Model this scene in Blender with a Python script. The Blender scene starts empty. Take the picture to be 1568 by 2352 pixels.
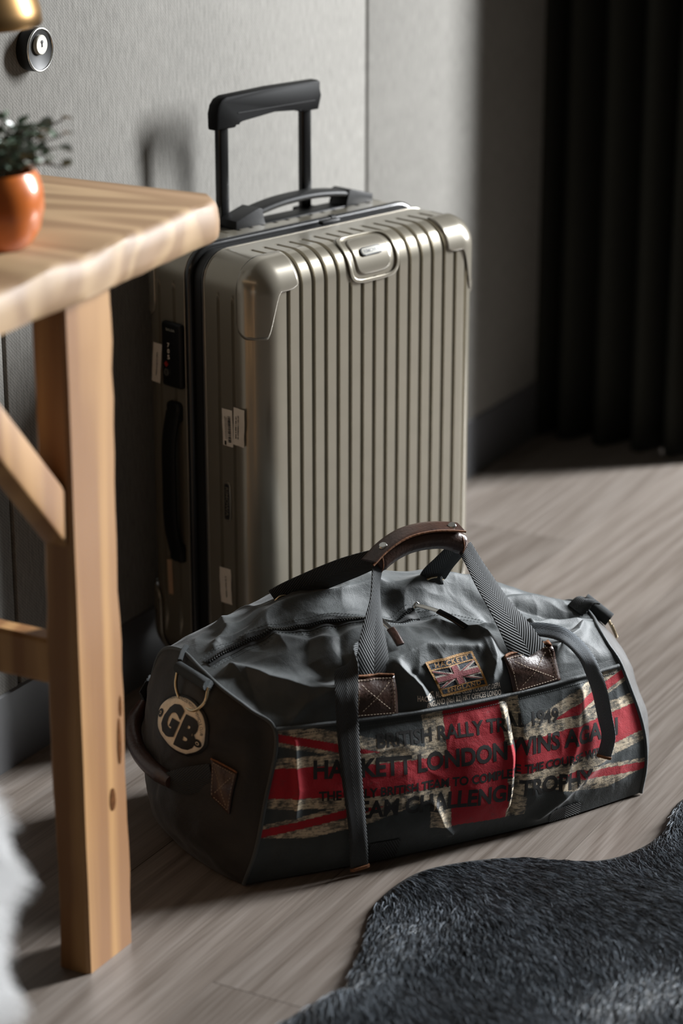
import bpy, bmesh, math, random
import numpy as np
from mathutils import Vector, Matrix
from mathutils.bvhtree import BVHTree

# ------------------------------------------------------------------ camera
SC = bpy.context.scene
COL = SC.collection
random.seed(7)
RNG = np.random.default_rng(11)
rad = math.radians

cam_d = bpy.data.cameras.new('camera')
cam = bpy.data.objects.new('camera', cam_d)
COL.objects.link(cam)
cam.location = (0.0, 0.0, 1.4)
cam.rotation_euler = (rad(90 - 19.2), 0, rad(28.7))
cam_d.sensor_fit = 'VERTICAL'
cam_d.sensor_height = 36.0
cam_d.lens = 85.0
cam_d.clip_start = 0.05
cam_d.dof.use_dof = True
cam_d.dof.focus_distance = 3.08
cam_d.dof.aperture_fstop = 2.6
SC.camera = cam

# ------------------------------------------------------------------ world
world = bpy.data.worlds.new('dim_room_light')
SC.world = world
world.use_nodes = True
wbg = world.node_tree.nodes['Background']
wbg.inputs[0].default_value = (1.0, 0.87, 0.70, 1)
wbg.inputs[1].default_value = 0.055

# ------------------------------------------------------------------ daylight outside the open terrace door
def area(name, loc, target, sx, sy, power, col):
    ld = bpy.data.lights.new(name, 'AREA')
    ld.shape = 'RECTANGLE'
    ld.size, ld.size_y = sx, sy
    ld.energy = power
    ld.color = col
    o = bpy.data.objects.new(name, ld)
    COL.objects.link(o)
    o.location = loc
    d = Vector(target) - Vector(loc)
    o.rotation_euler = d.to_track_quat('-Z', 'Y').to_euler()
    return o

area('daylight', (1.5, 7.0, 2.55), (-1.2, 3.0, 0.5), 0.85, 2.9, 1430.0, (0.95, 0.975, 1.0))

SC.view_settings.view_transform = 'Standard'
SC.view_settings.look = 'None'
SC.view_settings.exposure = 0.0
SC.view_settings.gamma = 1.0
SC.view_settings.use_curve_mapping = False


# ------------------------------------------------------------------ helpers
def tag(o, label=None, cat=None, group=None, kind=None):
    if label: o['label'] = label
    if cat: o['category'] = cat
    if group: o['group'] = group
    if kind: o['kind'] = kind
    return o

def empty(name, loc=(0, 0, 0), rz=0.0, label=None, cat=None, group=None):
    o = bpy.data.objects.new(name, None)
    COL.objects.link(o)
    o.location = loc
    o.rotation_euler = (0, 0, rz)
    o.empty_display_size = 0.05
    return tag(o, label, cat, group)

def link(name, me, m=None, parent=None):
    o = bpy.data.objects.new(name, me)
    COL.objects.link(o)
    if m is not None:
        me.materials.append(m)
    if parent is not None:
        o.parent = parent
    return o

def mk(name, V, F, m, parent=None, smooth=True, uv=None, recalc=False, merge=0.0, sharp=None):
    me = bpy.data.meshes.new(name)
    me.from_pydata([tuple(map(float, p)) for p in V], [], [tuple(map(int, f)) for f in F])
    if uv is not None:
        ul = me.uv_layers.new(name='UVMap')
        li = np.zeros(len(me.loops), dtype=np.int32)
        me.loops.foreach_get('vertex_index', li)
        ul.data.foreach_set('uv', np.asarray(uv, dtype=np.float32)[li].ravel())
    if recalc or merge:
        b = bmesh.new(); b.from_mesh(me)
        if merge: bmesh.ops.remove_doubles(b, verts=b.verts, dist=merge)
        bmesh.ops.recalc_face_normals(b, faces=b.faces)
        b.to_mesh(me); b.free()
    if smooth:
        me.polygons.foreach_set('use_smooth', [True] * len(me.polygons))
        if sharp is not None:
            me.set_sharp_from_angle(angle=rad(sharp))
    me.update()
    return link(name, me, m, parent)

class MB:
    """collects simple solids, built as one mesh object"""
    def __init__(s): s.b = bmesh.new()
    def box(s, c, d, bev=0.0, rot=None, seg=2):
        r = bmesh.ops.create_cube(s.b, size=1.0)
        vs = r['verts']
        bmesh.ops.scale(s.b, vec=d, verts=vs)
        if bev > 0:
            es = list({e for v in vs for e in v.link_edges})
            rr = bmesh.ops.bevel(s.b, geom=es, offset=bev, segments=seg, affect='EDGES', profile=0.5)
            vs = list({v for f in rr['faces'] for v in f.verts} | {v for v in vs if v.is_valid})
        if rot is not None:
            bmesh.ops.rotate(s.b, cent=(0, 0, 0), matrix=rot, verts=vs)
        bmesh.ops.translate(s.b, vec=c, verts=vs)
        return vs
    def cyl(s, a, b_, r1, r2=None, n=20):
        a, b_ = Vector(a), Vector(b_)
        d = b_ - a
        r2 = r1 if r2 is None else r2
        r = bmesh.ops.create_cone(s.b, cap_ends=True, segments=n, radius1=r1, radius2=r2, depth=d.length)
        q = d.to_track_quat('Z', 'Y').to_matrix()
        bmesh.ops.rotate(s.b, cent=(0, 0, 0), matrix=q, verts=r['verts'])
        bmesh.ops.translate(s.b, vec=(a + b_) / 2, verts=r['verts'])
        return r['verts']
    def prism(s, pts, off, bev=0.0):
        """closed polygon of 3-D points extruded by vector off"""
        v0 = [s.b.verts.new(p) for p in pts]
        v1 = [s.b.verts.new(Vector(p) + Vector(off)) for p in pts]
        n = len(pts)
        fs = [s.b.faces.new(v0), s.b.faces.new(v1[::-1])]
        fs += [s.b.faces.new((v0[i], v1[i], v1[(i + 1) % n], v0[(i + 1) % n])) for i in range(n)]
        if bev > 0:
            es = list({e for f in fs[:2] for e in f.edges})
            bmesh.ops.bevel(s.b, geom=es, offset=bev, segments=2, affect='EDGES', profile=0.5)
    def build(s, name, m, parent=None, smooth=False, sharp=40):
        bmesh.ops.recalc_face_normals(s.b, faces=s.b.faces)
        me = bpy.data.meshes.new(name)
        s.b.to_mesh(me); s.b.free()
        if smooth:
            me.polygons.foreach_set('use_smooth', [True] * len(me.polygons))
            me.set_sharp_from_angle(angle=rad(sharp))
        return link(name, me, m, parent)

def cr(xs, ys, xq):
    """smooth interpolation (finite-difference Hermite) of ys(xs) at xq; ys (n,) or (n,k)"""
    xs = np.asarray(xs, float); ys = np.asarray(ys, float); xq = np.asarray(xq, float)
    d = np.gradient(ys, xs, axis=0)
    i = np.clip(np.searchsorted(xs, xq, side='right') - 1, 0, len(xs) - 2)
    h = xs[i + 1] - xs[i]
    t = (xq - xs[i]) / h
    sh = (slice(None),) + (None,) * (ys.ndim - 1)
    h, t = h[sh], t[sh]
    return ((2*t**3 - 3*t**2 + 1) * ys[i] + (t**3 - 2*t**2 + t) * h * d[i]
            + (-2*t**3 + 3*t**2) * ys[i + 1] + (t**3 - t**2) * h * d[i + 1])

def smooth_path(pts, n):
    pts = np.asarray(pts, float)
    k = np.concatenate([[0], np.cumsum(np.linalg.norm(np.diff(pts[:, :3], axis=0), axis=1))])
    return cr(k, pts, np.linspace(0, k[-1], n))

def frames(P):
    T = np.gradient(P, axis=0); T /= np.linalg.norm(T, axis=1)[:, None]
    return T

def tube(name, pts, r, m, parent=None, n=10, seg=None, closed=False, caps=True):
    P = np.asarray(pts, float)
    if seg: P = smooth_path(P, seg)
    N = len(P)
    T = (np.roll(P, -1, 0) - np.roll(P, 1, 0)) if closed else np.gradient(P, axis=0)
    T /= np.linalg.norm(T, axis=1)[:, None]
    ref = np.array([0.13, 0.21, 0.97]) if abs(T[0] @ np.array([0.13, 0.21, 0.97])) < 0.9 else np.array([1.0, 0.1, 0])
    A = np.zeros_like(P); a = ref - T[0] * (ref @ T[0]); a /= np.linalg.norm(a)
    for i in range(N):
        a = a - T[i] * (a @ T[i]); a /= np.linalg.norm(a); A[i] = a
    B = np.cross(T, A)
    R = np.broadcast_to(np.asarray(r, float), (N,))
    th = np.linspace(0, 2*np.pi, n, endpoint=False)
    V = (P[:, None] + R[:, None, None] * (np.cos(th)[None, :, None] * A[:, None] + np.sin(th)[None, :, None] * B[:, None])).reshape(-1, 3)
    F = []
    for i in range(N if closed else N - 1):
        for j in range(n):
            a0, b0 = i*n + j, i*n + (j + 1) % n
            c0, d0 = ((i + 1) % N)*n + (j + 1) % n, ((i + 1) % N)*n + j
            F.append((a0, b0, c0, d0))
    if caps and not closed:
        F.append(tuple(range(n))[::-1]); F.append(tuple((N - 1)*n + j for j in range(n)))
    uv = np.stack([np.tile(np.arange(n)/n, N), np.repeat(np.linspace(0, 1, N), n)], 1)
    return mk(name, V, F, m, parent, True, uv, recalc=True, sharp=60)

def ribbon(name, pts, wid, wdir, th, m, parent=None, seg=60, na=8, bow=0.0):
    """flat strap along pts; wdir: width direction per control point; cross-section has thickness th"""
    P0 = np.asarray(pts, float); W0 = np.asarray(wdir, float)
    if W0.ndim == 1: W0 = np.tile(W0, (len(P0), 1))
    ww = np.broadcast_to(np.asarray(wid, float), (len(P0),))
    A = smooth_path(np.concatenate([P0, W0, ww[:, None]], 1), seg)
    P, Wd, w = A[:, :3], A[:, 3:6], A[:, 6]
    T = np.gradient(P, axis=0); T /= np.linalg.norm(T, axis=1)[:, None]
    Wd = Wd - T * np.sum(Wd * T, 1)[:, None]; Wd /= np.linalg.norm(Wd, axis=1)[:, None]
    Nn = np.cross(Wd, T)
    L = np.concatenate([[0], np.cumsum(np.linalg.norm(np.diff(P, axis=0), axis=1))])
    xs = np.linspace(-0.5, 0.5, na)
    V, uv = [], []
    for side in (1, -1):
        for i in range(seg):
            for x in xs:
                edge = 1 - (abs(x)*2)**6 * 0.6
                V.append(P[i] + Wd[i]*x*w[i] + Nn[i]*(side*th/2*edge + bow*(0.25 - x*x)))
                uv.append((x + 0.5, L[i]))
    F = []
    off = seg*na
    for i in range(seg - 1):
        for j in range(na - 1):
            a = i*na + j
            F.append((a, a + 1, a + na + 1, a + na))
            F.append((off + a, off + a + na, off + a + na + 1, off + a + 1))
        a = i*na
        F.append((a, a + na, off + a + na, off + a))
        a = i*na + na - 1
        F.append((a, off + a, off + a + na, a + na))
    for j in range(na - 1):
        F.append((j, off + j, off + j + 1, j + 1))
        a = (seg - 1)*na + j
        F.append((a, a + 1, off + a + 1, off + a))
    return mk(name, V, F, m, parent, True, uv, recalc=True, sharp=60)

def lathe(name, prof, m, parent=None, n=40, loc=(0, 0, 0), axis='Z', sharp=40):
    V, F = [], []
    k = len(prof)
    for i in range(n):
        a = 2*math.pi*i/n
        for r, z in prof:
            if axis == 'Z': p = (r*math.cos(a), r*math.sin(a), z)
            else: p = (z, r*math.cos(a), r*math.sin(a))
            V.append((p[0] + loc[0], p[1] + loc[1], p[2] + loc[2]))
    for i in range(n):
        for j in range(k - 1):
            F.append((i*k + j, ((i + 1) % n)*k + j, ((i + 1) % n)*k + j + 1, i*k + j + 1))
    return mk(name, V, F, m, parent, True, recalc=True, merge=1e-6, sharp=sharp)

def vnoise(p, seed=0):
    """smooth value noise in 3-D, p (...,3) -> about -1..1"""
    p = np.asarray(p, float) + seed*17.31
    i = np.floor(p).astype(np.int64); f = p - i
    f = f*f*f*(f*(f*6 - 15) + 10)
    def h(a, b, c):
        x = (a*374761393 + b*668265263 + c*2147483647 + seed*974634) & 0xffffffff
        x = ((x ^ (x >> 13))*1274126177) & 0xffffffff
        x = ((x ^ (x >> 16))*2246822519) & 0xffffffff
        return ((x ^ (x >> 15)) & 0xffff)/32767.5 - 1.0
    r = 0
    for dx in (0, 1):
        for dy in (0, 1):
            for dz in (0, 1):
                w = (f[..., 0] if dx else 1 - f[..., 0])*(f[..., 1] if dy else 1 - f[..., 1])*(f[..., 2] if dz else 1 - f[..., 2])
                r = r + w*h(i[..., 0] + dx, i[..., 1] + dy, i[..., 2] + dz)
    return r

def text_mesh(body, width, height, bold=0.0, seg=0.004, spacing=1.0):
    """flat lettering as triangles: verts (N,2) with x in 0..width and cap height = height"""
    cu = bpy.data.curves.new('txt', 'FONT')
    cu.body = body; cu.size = 1.0; cu.offset = bold; cu.space_character = spacing
    cu.resolution_u = 3
    ob = bpy.data.objects.new('txt', cu); COL.objects.link(ob)
    dg = bpy.context.evaluated_depsgraph_get()
    me = bpy.data.meshes.new_from_object(ob.evaluated_get(dg))
    bpy.data.objects.remove(ob); bpy.data.curves.remove(cu)
    b = bmesh.new(); b.from_mesh(me); bpy.data.meshes.remove(me)
    xs = [v.co.x for v in b.verts]; ys = [v.co.y for v in b.verts]
    x0, x1, y0, y1 = min(xs), max(xs), min(ys), max(ys)
    if '&' in body or '(' in body: y0 = 0.0; y1 = 0.73
    for v in b.verts:
        v.co.x = (v.co.x - x0)/(x1 - x0)*width
        v.co.y = (v.co.y - y0)/(y1 - y0)*height
    bmesh.ops.triangulate(b, faces=b.faces)
    for _ in range(4):
        es = [e for e in b.edges if e.calc_length() > seg]
        if not es: break
        bmesh.ops.subdivide_edges(b, edges=es, cuts=1)
        bmesh.ops.triangulate(b, faces=b.faces)
    b.verts.index_update()
    V = np.array([v.co[:2] for v in b.verts]); F = [[v.index for v in f.verts] for f in b.faces]
    b.free()
    return V, F

# ------------------------------------------------------------------ materials
def nodes(name):
    m = bpy.data.materials.new(name)
    m.use_nodes = True
    nt = m.node_tree
    return m, nt, nt.nodes['Principled BSDF']

def N(nt, t, **kw):
    n = nt.nodes.new(t)
    for k, v in kw.items():
        if k.startswith('i_'):
            key = k[2:]
            n.inputs[int(key) if key.isdigit() else key].default_value = v
        else:
            setattr(n, k, v)
    return n

def ramp(nt, stops, k=None):
    r = nt.nodes.new('ShaderNodeValToRGB')
    e = r.color_ramp.elements
    while len(e) < len(stops): e.new(0.5)
    for x, (p, c) in zip(e, stops):
        x.position = p; x.color = (*[v*k for v in c[:3]], 1) if k else (*c[:3], 1)
    return r

ALB = 0.6      # all paint, cloth and timber colours are set dark, the daylight strong

def plain(name, col, rough=0.5, metal=0.0, coat=0.0, var=0.0, scale=30.0, bump=0.0, bscale=200.0, spec=0.5, sheen=0.0, sub=None):
    col = tuple(c*(ALB if metal < 0.9 else 1.0) for c in col)
    m, nt, p = nodes(name)
    p.inputs['Base Color'].default_value = (*col, 1)
    p.inputs['Roughness'].default_value = rough
    p.inputs['Metallic'].default_value = metal
    p.inputs['Coat Weight'].default_value = coat
    p.inputs['Coat Roughness'].default_value = 0.12
    p.inputs['Specular IOR Level'].default_value = spec
    p.inputs['Sheen Weight'].default_value = sheen
    tc = N(nt, 'ShaderNodeTexCoord')
    nz = N(nt, 'ShaderNodeTexNoise', i_Scale=scale, i_Detail=5.0)
    nt.links.new(tc.outputs['Object'], nz.inputs['Vector'])
    v = max(var, 0.04)
    r = ramp(nt, [(0.25, tuple(c*(1 - v) for c in col)), (0.75, tuple(min(1, c*(1 + v)) for c in col))])
    nt.links.new(nz.outputs['Fac'], r.inputs['Fac']); nt.links.new(r.outputs['Color'], p.inputs['Base Color'])
    if bump:
        n2 = N(nt, 'ShaderNodeTexNoise', i_Scale=bscale, i_Detail=3.0)
        nt.links.new(tc.outputs['Object'], n2.inputs['Vector'])
        bp = N(nt, 'ShaderNodeBump', i_Strength=bump, i_Distance=0.001)
        nt.links.new(n2.outputs['Fac'], bp.inputs['Height']); nt.links.new(bp.outputs['Normal'], p.inputs['Normal'])
    return m

def mat_wallcloth():
    m, nt, p = nodes('grey_woven_wall_cloth')
    tc = N(nt, 'ShaderNodeTexCoord')
    mp = N(nt, 'ShaderNodeMapping'); mp.inputs['Scale'].default_value = (1, 260, 38)
    nt.links.new(tc.outputs['Object'], mp.inputs['Vector'])
    n1 = N(nt, 'ShaderNodeTexNoise', i_Scale=1.0, i_Detail=4.0, i_Roughness=0.65)
    nt.links.new(mp.outputs['Vector'], n1.inputs['Vector'])
    n2 = N(nt, 'ShaderNodeTexNoise', i_Scale=6.0, i_Detail=3.0)
    nt.links.new(tc.outputs['Object'], n2.inputs['Vector'])
    mp2 = N(nt, 'ShaderNodeMapping'); mp2.inputs['Scale'].default_value = (1, 620, 620); mp2.inputs['Rotation'].default_value = (rad(35), 0, 0)
    nt.links.new(tc.outputs['Object'], mp2.inputs['Vector'])
    n3 = N(nt, 'ShaderNodeTexNoise', i_Scale=1.0, i_Detail=2.0)
    nt.links.new(mp2.outputs['Vector'], n3.inputs['Vector'])
    wv = N(nt, 'ShaderNodeTexWave', wave_type='BANDS', bands_direction='DIAGONAL', i_Scale=120.0, i_Distortion=0.6)
    nt.links.new(tc.outputs['Object'], wv.inputs['Vector'])
    a1 = N(nt, 'ShaderNodeMath', operation='MULTIPLY_ADD', i_1=0.55); nt.links.new(n1.outputs['Fac'], a1.inputs[0])
    a2 = N(nt, 'ShaderNodeMath', operation='MULTIPLY', i_1=0.35); nt.links.new(n3.outputs['Fac'], a2.inputs[0])
    nt.links.new(a2.outputs[0], a1.inputs[2])
    a3 = N(nt, 'ShaderNodeMath', operation='MULTIPLY_ADD', i_1=0.12); nt.links.new(wv.outputs['Fac'], a3.inputs[0]); nt.links.new(a1.outputs[0], a3.inputs[2])
    a4 = N(nt, 'ShaderNodeMath', operation='MULTIPLY_ADD', i_1=0.1); nt.links.new(n2.outputs['Fac'], a4.inputs[0]); nt.links.new(a3.outputs[0], a4.inputs[2])
    r = ramp(nt, [(0.30, (0.150, 0.143, 0.128)), (0.52, (0.258, 0.248, 0.226)), (0.76, (0.39, 0.375, 0.342))], ALB)
    nt.links.new(a4.outputs[0], r.inputs['Fac'])
    nt.links.new(r.outputs['Color'], p.inputs['Base Color'])
    p.inputs['Roughness'].default_value = 0.9
    p.inputs['Specular IOR Level'].default_value = 0.2
    bp = N(nt, 'ShaderNodeBump', i_Strength=0.35, i_Distance=0.0012)
    nt.links.new(a3.outputs[0], bp.inputs['Height']); nt.links.new(bp.outputs['Normal'], p.inputs['Normal'])
    return m

def mat_wood(name, dark, mid, light, axis='Y', ring=16.0, stretch=0.12, rough=0.5, pore=0.35, bump=0.15, coat=0.0, spec=0.5, rand=True, rings_mix=0.6):
    """straight-grained boards with cathedral figure running along axis"""
    m, nt, p = nodes(name)
    tc = N(nt, 'ShaderNodeTexCoord')
    oi = N(nt, 'ShaderNodeObjectInfo')
    cmb = N(nt, 'ShaderNodeCombineXYZ')
    mr = N(nt, 'ShaderNodeMath', operation='MULTIPLY', i_1=41.0 if rand else 0.0)
    nt.links.new(oi.outputs['Random'], mr.inputs[0])
    for k in range(3): nt.links.new(mr.outputs[0], cmb.inputs[k])
    add = N(nt, 'ShaderNodeVectorMath', operation='ADD')
    nt.links.new(tc.outputs['Object'], add.inputs[0]); nt.links.new(cmb.outputs[0], add.inputs[1])
    s = {'X': (stretch, 1, 1), 'Y': (1, stretch, 1), 'Z': (1, 1, stretch)}[axis]
    mp = N(nt, 'ShaderNodeMapping'); mp.inputs['Scale'].default_value = s
    nt.links.new(add.outputs[0], mp.inputs['Vector'])
    nz = N(nt, 'ShaderNodeTexNoise', i_Scale=4.5, i_Detail=2.0, i_Roughness=0.45, i_Distortion=0.6)
    nt.links.new(mp.outputs['Vector'], nz.inputs['Vector'])
    mul = N(nt, 'ShaderNodeMath', operation='MULTIPLY', i_1=ring*6.2); nt.links.new(nz.outputs['Fac'], mul.inputs[0])
    sn = N(nt, 'ShaderNodeMath', operation='SINE'); nt.links.new(mul.outputs[0], sn.inputs[0])
    h = N(nt, 'ShaderNodeMath', operation='MULTIPLY_ADD', i_1=0.5, i_2=0.5); nt.links.new(sn.outputs[0], h.inputs[0])
    s2 = {'X': (6, 260, 260), 'Y': (260, 6, 260), 'Z': (260, 260, 6)}[axis]
    mp2 = N(nt, 'ShaderNodeMapping'); mp2.inputs['Scale'].default_value = s2
    nt.links.new(add.outputs[0], mp2.inputs['Vector'])
    n2 = N(nt, 'ShaderNodeTexNoise', i_Scale=1.0, i_Detail=3.0, i_Roughness=0.6)
    nt.links.new(mp2.outputs['Vector'], n2.inputs['Vector'])
    n3 = N(nt, 'ShaderNodeTexNoise', i_Scale=1.6, i_Detail=2.0)
    nt.links.new(mp.outputs['Vector'], n3.inputs['Vector'])
    x1 = N(nt, 'ShaderNodeMath', operation='MULTIPLY', i_1=rings_mix*0.5); nt.links.new(h.outputs[0], x1.inputs[0])
    x2 = N(nt, 'ShaderNodeMath', operation='MULTIPLY_ADD', i_1=pore); nt.links.new(n2.outputs['Fac'], x2.inputs[0]); nt.links.new(x1.outputs[0], x2.inputs[2])
    x3 = N(nt, 'ShaderNodeMath', operation='MULTIPLY_ADD', i_1=0.16); nt.links.new(n3.outputs['Fac'], x3.inputs[0]); nt.links.new(x2.outputs[0], x3.inputs[2])
    r = ramp(nt, [(0.22, dark), (0.48, mid), (0.76, light)], ALB)
    nt.links.new(x3.outputs[0], r.inputs['Fac'])
    hv = N(nt, 'ShaderNodeHueSaturation')
    vm = N(nt, 'ShaderNodeMath', operation='MULTIPLY_ADD', i_1=0.25 if rand else 0.0, i_2=0.875 if rand else 1.0)
    nt.links.new(oi.outputs['Random'], vm.inputs[0]); nt.links.new(vm.outputs[0], hv.inputs['Value'])
    nt.links.new(r.outputs['Color'], hv.inputs['Color']); nt.links.new(hv.outputs['Color'], p.inputs['Base Color'])
    p.inputs['Roughness'].default_value = rough
    p.inputs['Coat Weight'].default_value = coat
    p.inputs['Specular IOR Level'].default_value = spec
    bp = N(nt, 'ShaderNodeBump', i_Strength=bump, i_Distance=0.0012)
    nt.links.new(x2.outputs[0], bp.inputs['Height']); nt.links.new(bp.outputs['Normal'], p.inputs['Normal'])
    return m

def mat_canvas(name, c0, c1, printed=False):
    m, nt, p = nodes(name)
    tc = N(nt, 'ShaderNodeTexCoord')
    nz = N(nt, 'ShaderNodeTexNoise', i_Scale=14.0, i_Detail=6.0, i_Roughness=0.65)
    nt.links.new(tc.outputs['Object'], nz.inputs['Vector'])
    r = ramp(nt, [(0.3, c0), (0.7, c1)], ALB)
    nt.links.new(nz.outputs['Fac'], r.inputs['Fac'])
    outc = r.outputs['Color']
    if printed:
        at = N(nt, 'ShaderNodeVertexColor', layer_name='print')
        # worn print: streaky weave shows through the ecru and red ink
        mp = N(nt, 'ShaderNodeMapping'); mp.inputs['Scale'].default_value = (110, 110, 420)
        nt.links.new(tc.outputs['Object'], mp.inputs['Vector'])
        n2 = N(nt, 'ShaderNodeTexNoise', i_Scale=1.0, i_Detail=4.0, i_Roughness=0.7)
        nt.links.new(mp.outputs['Vector'], n2.inputs['Vector'])
        n2b = N(nt, 'ShaderNodeTexNoise', i_Scale=60.0, i_Detail=4.0, i_Roughness=0.7)
        nt.links.new(tc.outputs['Object'], n2b.inputs['Vector'])
        sm = N(nt, 'ShaderNodeMath', operation='ADD'); nt.links.new(n2.outputs['Fac'], sm.inputs[0]); nt.links.new(n2b.outputs['Fac'], sm.inputs[1])
        sp = N(nt, 'ShaderNodeSeparateColor'); nt.links.new(at.outputs['Color'], sp.inputs['Color'])
        # ecru (R) worn a lot, red (G) worn a little
        wr = ramp(nt, [(0.40, (0.02, 0.02, 0.02)), (0.48, (0.35, 0.35, 0.35)), (0.56, (1, 1, 1))])
        hf = N(nt, 'ShaderNodeMath', operation='MULTIPLY', i_1=0.5); nt.links.new(sm.outputs[0], hf.inputs[0])
        nt.links.new(hf.outputs[0], wr.inputs['Fac'])
        we = N(nt, 'ShaderNodeMath', operation='MULTIPLY'); nt.links.new(sp.outputs['Red'], we.inputs[0]); nt.links.new(wr.outputs['Color'], we.inputs[1])
        mx = N(nt, 'ShaderNodeMix', data_type='RGBA')
        nt.links.new(we.outputs[0], mx.inputs['Factor']); nt.links.new(outc, mx.inputs['A'])
        mx.inputs['B'].default_value = (0.90*ALB, 0.74*ALB, 0.53*ALB, 1)
        wr2 = ramp(nt, [(0.34, (0.55, 0.55, 0.55)), (0.46, (1, 1, 1))])
        nt.links.new(hf.outputs[0], wr2.inputs['Fac'])
        wg = N(nt, 'ShaderNodeMath', operation='MULTIPLY'); nt.links.new(sp.outputs['Green'], wg.inputs[0]); nt.links.new(wr2.outputs['Color'], wg.inputs[1])
        mx2 = N(nt, 'ShaderNodeMix', data_type='RGBA')
        nt.links.new(wg.outputs[0], mx2.inputs['Factor']); nt.links.new(mx.outputs['Result'], mx2.inputs['A'])
        mx2.inputs['B'].default_value = (0.56*ALB, 0.020*ALB, 0.036*ALB, 1)
        outc = mx2.outputs['Result']
    nt.links.new(outc, p.inputs['Base Color'])
    p.inputs['Roughness'].default_value = 0.62
    p.inputs['Specular IOR Level'].default_value = 0.2 if printed else 0.4
    p.inputs['Sheen Weight'].default_value = 0.12
    n3 = N(nt, 'ShaderNodeTexNoise', i_Scale=900.0, i_Detail=2.0)
    nt.links.new(tc.outputs['Object'], n3.inputs['Vector'])
    n4 = N(nt, 'ShaderNodeTexNoise', i_Scale=55.0, i_Detail=4.0, i_Distortion=0.8)
    nt.links.new(tc.outputs['Object'], n4.inputs['Vector'])
    ad = N(nt, 'ShaderNodeMath', operation='MULTIPLY_ADD', i_1=3.0); nt.links.new(n4.outputs['Fac'], ad.inputs[0]); nt.links.new(n3.outputs['Fac'], ad.inputs[2])
    bp = N(nt, 'ShaderNodeBump', i_Strength=0.3, i_Distance=0.001)
    nt.links.new(ad.outputs[0], bp.inputs['Height']); nt.links.new(bp.outputs['Normal'], p.inputs['Normal'])
    return m

def mat_webbing(name, c0, c1, freq=230.0):
    m, nt, p = nodes(name)
    uv = N(nt, 'ShaderNodeUVMap')
    sp = N(nt, 'ShaderNodeSeparateXYZ'); nt.links.new(uv.outputs['UV'], sp.inputs[0])
    # herringbone: fold the width coordinate into a triangle wave, add the length
    pp = N(nt, 'ShaderNodeMath', operation='PINGPONG', i_1=0.5); nt.links.new(sp.outputs[0], pp.inputs[0])
    a = N(nt, 'ShaderNodeMath', operation='MULTIPLY', i_1=0.06); nt.links.new(pp.outputs[0], a.inputs[0])
    b = N(nt, 'ShaderNodeMath', operation='ADD'); nt.links.new(a.outputs[0], b.inputs[0]); nt.links.new(sp.outputs[1], b.inputs[1])
    c = N(nt, 'ShaderNodeMath', operation='MULTIPLY', i_1=freq*6.283); nt.links.new(b.outputs[0], c.inputs[0])
    s = N(nt, 'ShaderNodeMath', operation='SINE'); nt.links.new(c.outputs[0], s.inputs[0])
    d = N(nt, 'ShaderNodeMath', operation='MULTIPLY_ADD', i_1=0.5, i_2=0.5); nt.links.new(s.outputs[0], d.inputs[0])
    r = ramp(nt, [(0.1, c0), (0.7, c1)], ALB)
    nt.links.new(d.outputs[0], r.inputs['Fac']); nt.links.new(r.outputs['Color'], p.inputs['Base Color'])
    bp = N(nt, 'ShaderNodeBump', i_Strength=0.7, i_Distance=0.0012)
    nt.links.new(d.outputs[0], bp.inputs['Height']); nt.links.new(bp.outputs['Normal'], p.inputs['Normal'])
    p.inputs['Roughness'].default_value = 0.75
    return m

def mat_fur():
    m, nt, p = nodes('black_cow_fur')
    hi = N(nt, 'ShaderNodeHairInfo')
    r = ramp(nt, [(0.0, (0.008, 0.009, 0.010)), (0.50, (0.028, 0.034, 0.041)), (0.82, (0.10, 0.12, 0.142)), (1.0, (0.22, 0.25, 0.285))])
    nt.links.new(hi.outputs['Random'], r.inputs['Fac']); nt.links.new(r.outputs['Color'], p.inputs['Base Color'])
    p.inputs['Roughness'].default_value = 0.34
    p.inputs['Specular IOR Level'].default_value = 0.6
    return m

M = {}
M['cloth_wall'] = mat_wallcloth()
M['gap_black'] = plain('black_joint', (0.006, 0.006, 0.005), 0.8)
M['floor'] = mat_wood('smoked_oak_floor', (0.150, 0.119, 0.096), (0.278, 0.238, 0.206), (0.395, 0.355, 0.325), 'Y', ring=15.0, stretch=0.085, rough=0.38, pore=0.55, bump=0.25, spec=0.5, rings_mix=0.26)
M['pine'] = mat_wood('warm_pine', (0.34, 0.155, 0.05), (0.60, 0.33, 0.125), (0.80, 0.50, 0.235), 'Z', ring=7.0, stretch=0.10, rough=0.5, pore=0.15, bump=0.12)
M['pine_top'] = mat_wood('pale_sawn_pine', (0.33, 0.19, 0.085), (0.56, 0.37, 0.19), (0.74, 0.56, 0.36), 'X', ring=8.0, stretch=0.14, rough=0.6, pore=0.12, bump=0.15, rand=False)
M['base'] = plain('grey_skirting', (0.11, 0.11, 0.115), 0.5)
M['plaster'] = plain('dark_plaster', (0.03, 0.027, 0.025), 0.85)
M['curtain'] = plain('black_curtain_cloth', (0.034, 0.034, 0.028), 0.9, sheen=0.0, spec=0.1, bump=0.2)
M['shell'] = plain('champagne_gloss_shell', (0.42, 0.38, 0.30), 0.28, metal=0.55, coat=0.5, var=0.03)
M['guard'] = plain('champagne_smooth_guard', (0.43, 0.39, 0.315), 0.23, metal=0.5, coat=0.6, var=0.03)
M['black_plastic'] = plain('black_satin_plastic', (0.010, 0.010, 0.010), 0.5, bump=0.1, spec=0.22)
M['black_rubber'] = plain('black_rubber', (0.010, 0.010, 0.010), 0.5)
M['bead'] = plain('glossy_rubber_bead', (0.02, 0.02, 0.02), 0.22)
M['grip_plastic'] = plain('black_matt_grip', (0.006, 0.006, 0.006), 0.55, spec=0.08)
M['anod'] = plain('black_anodised_tube', (0.012, 0.012, 0.012), 0.2, metal=0.3)
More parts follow.
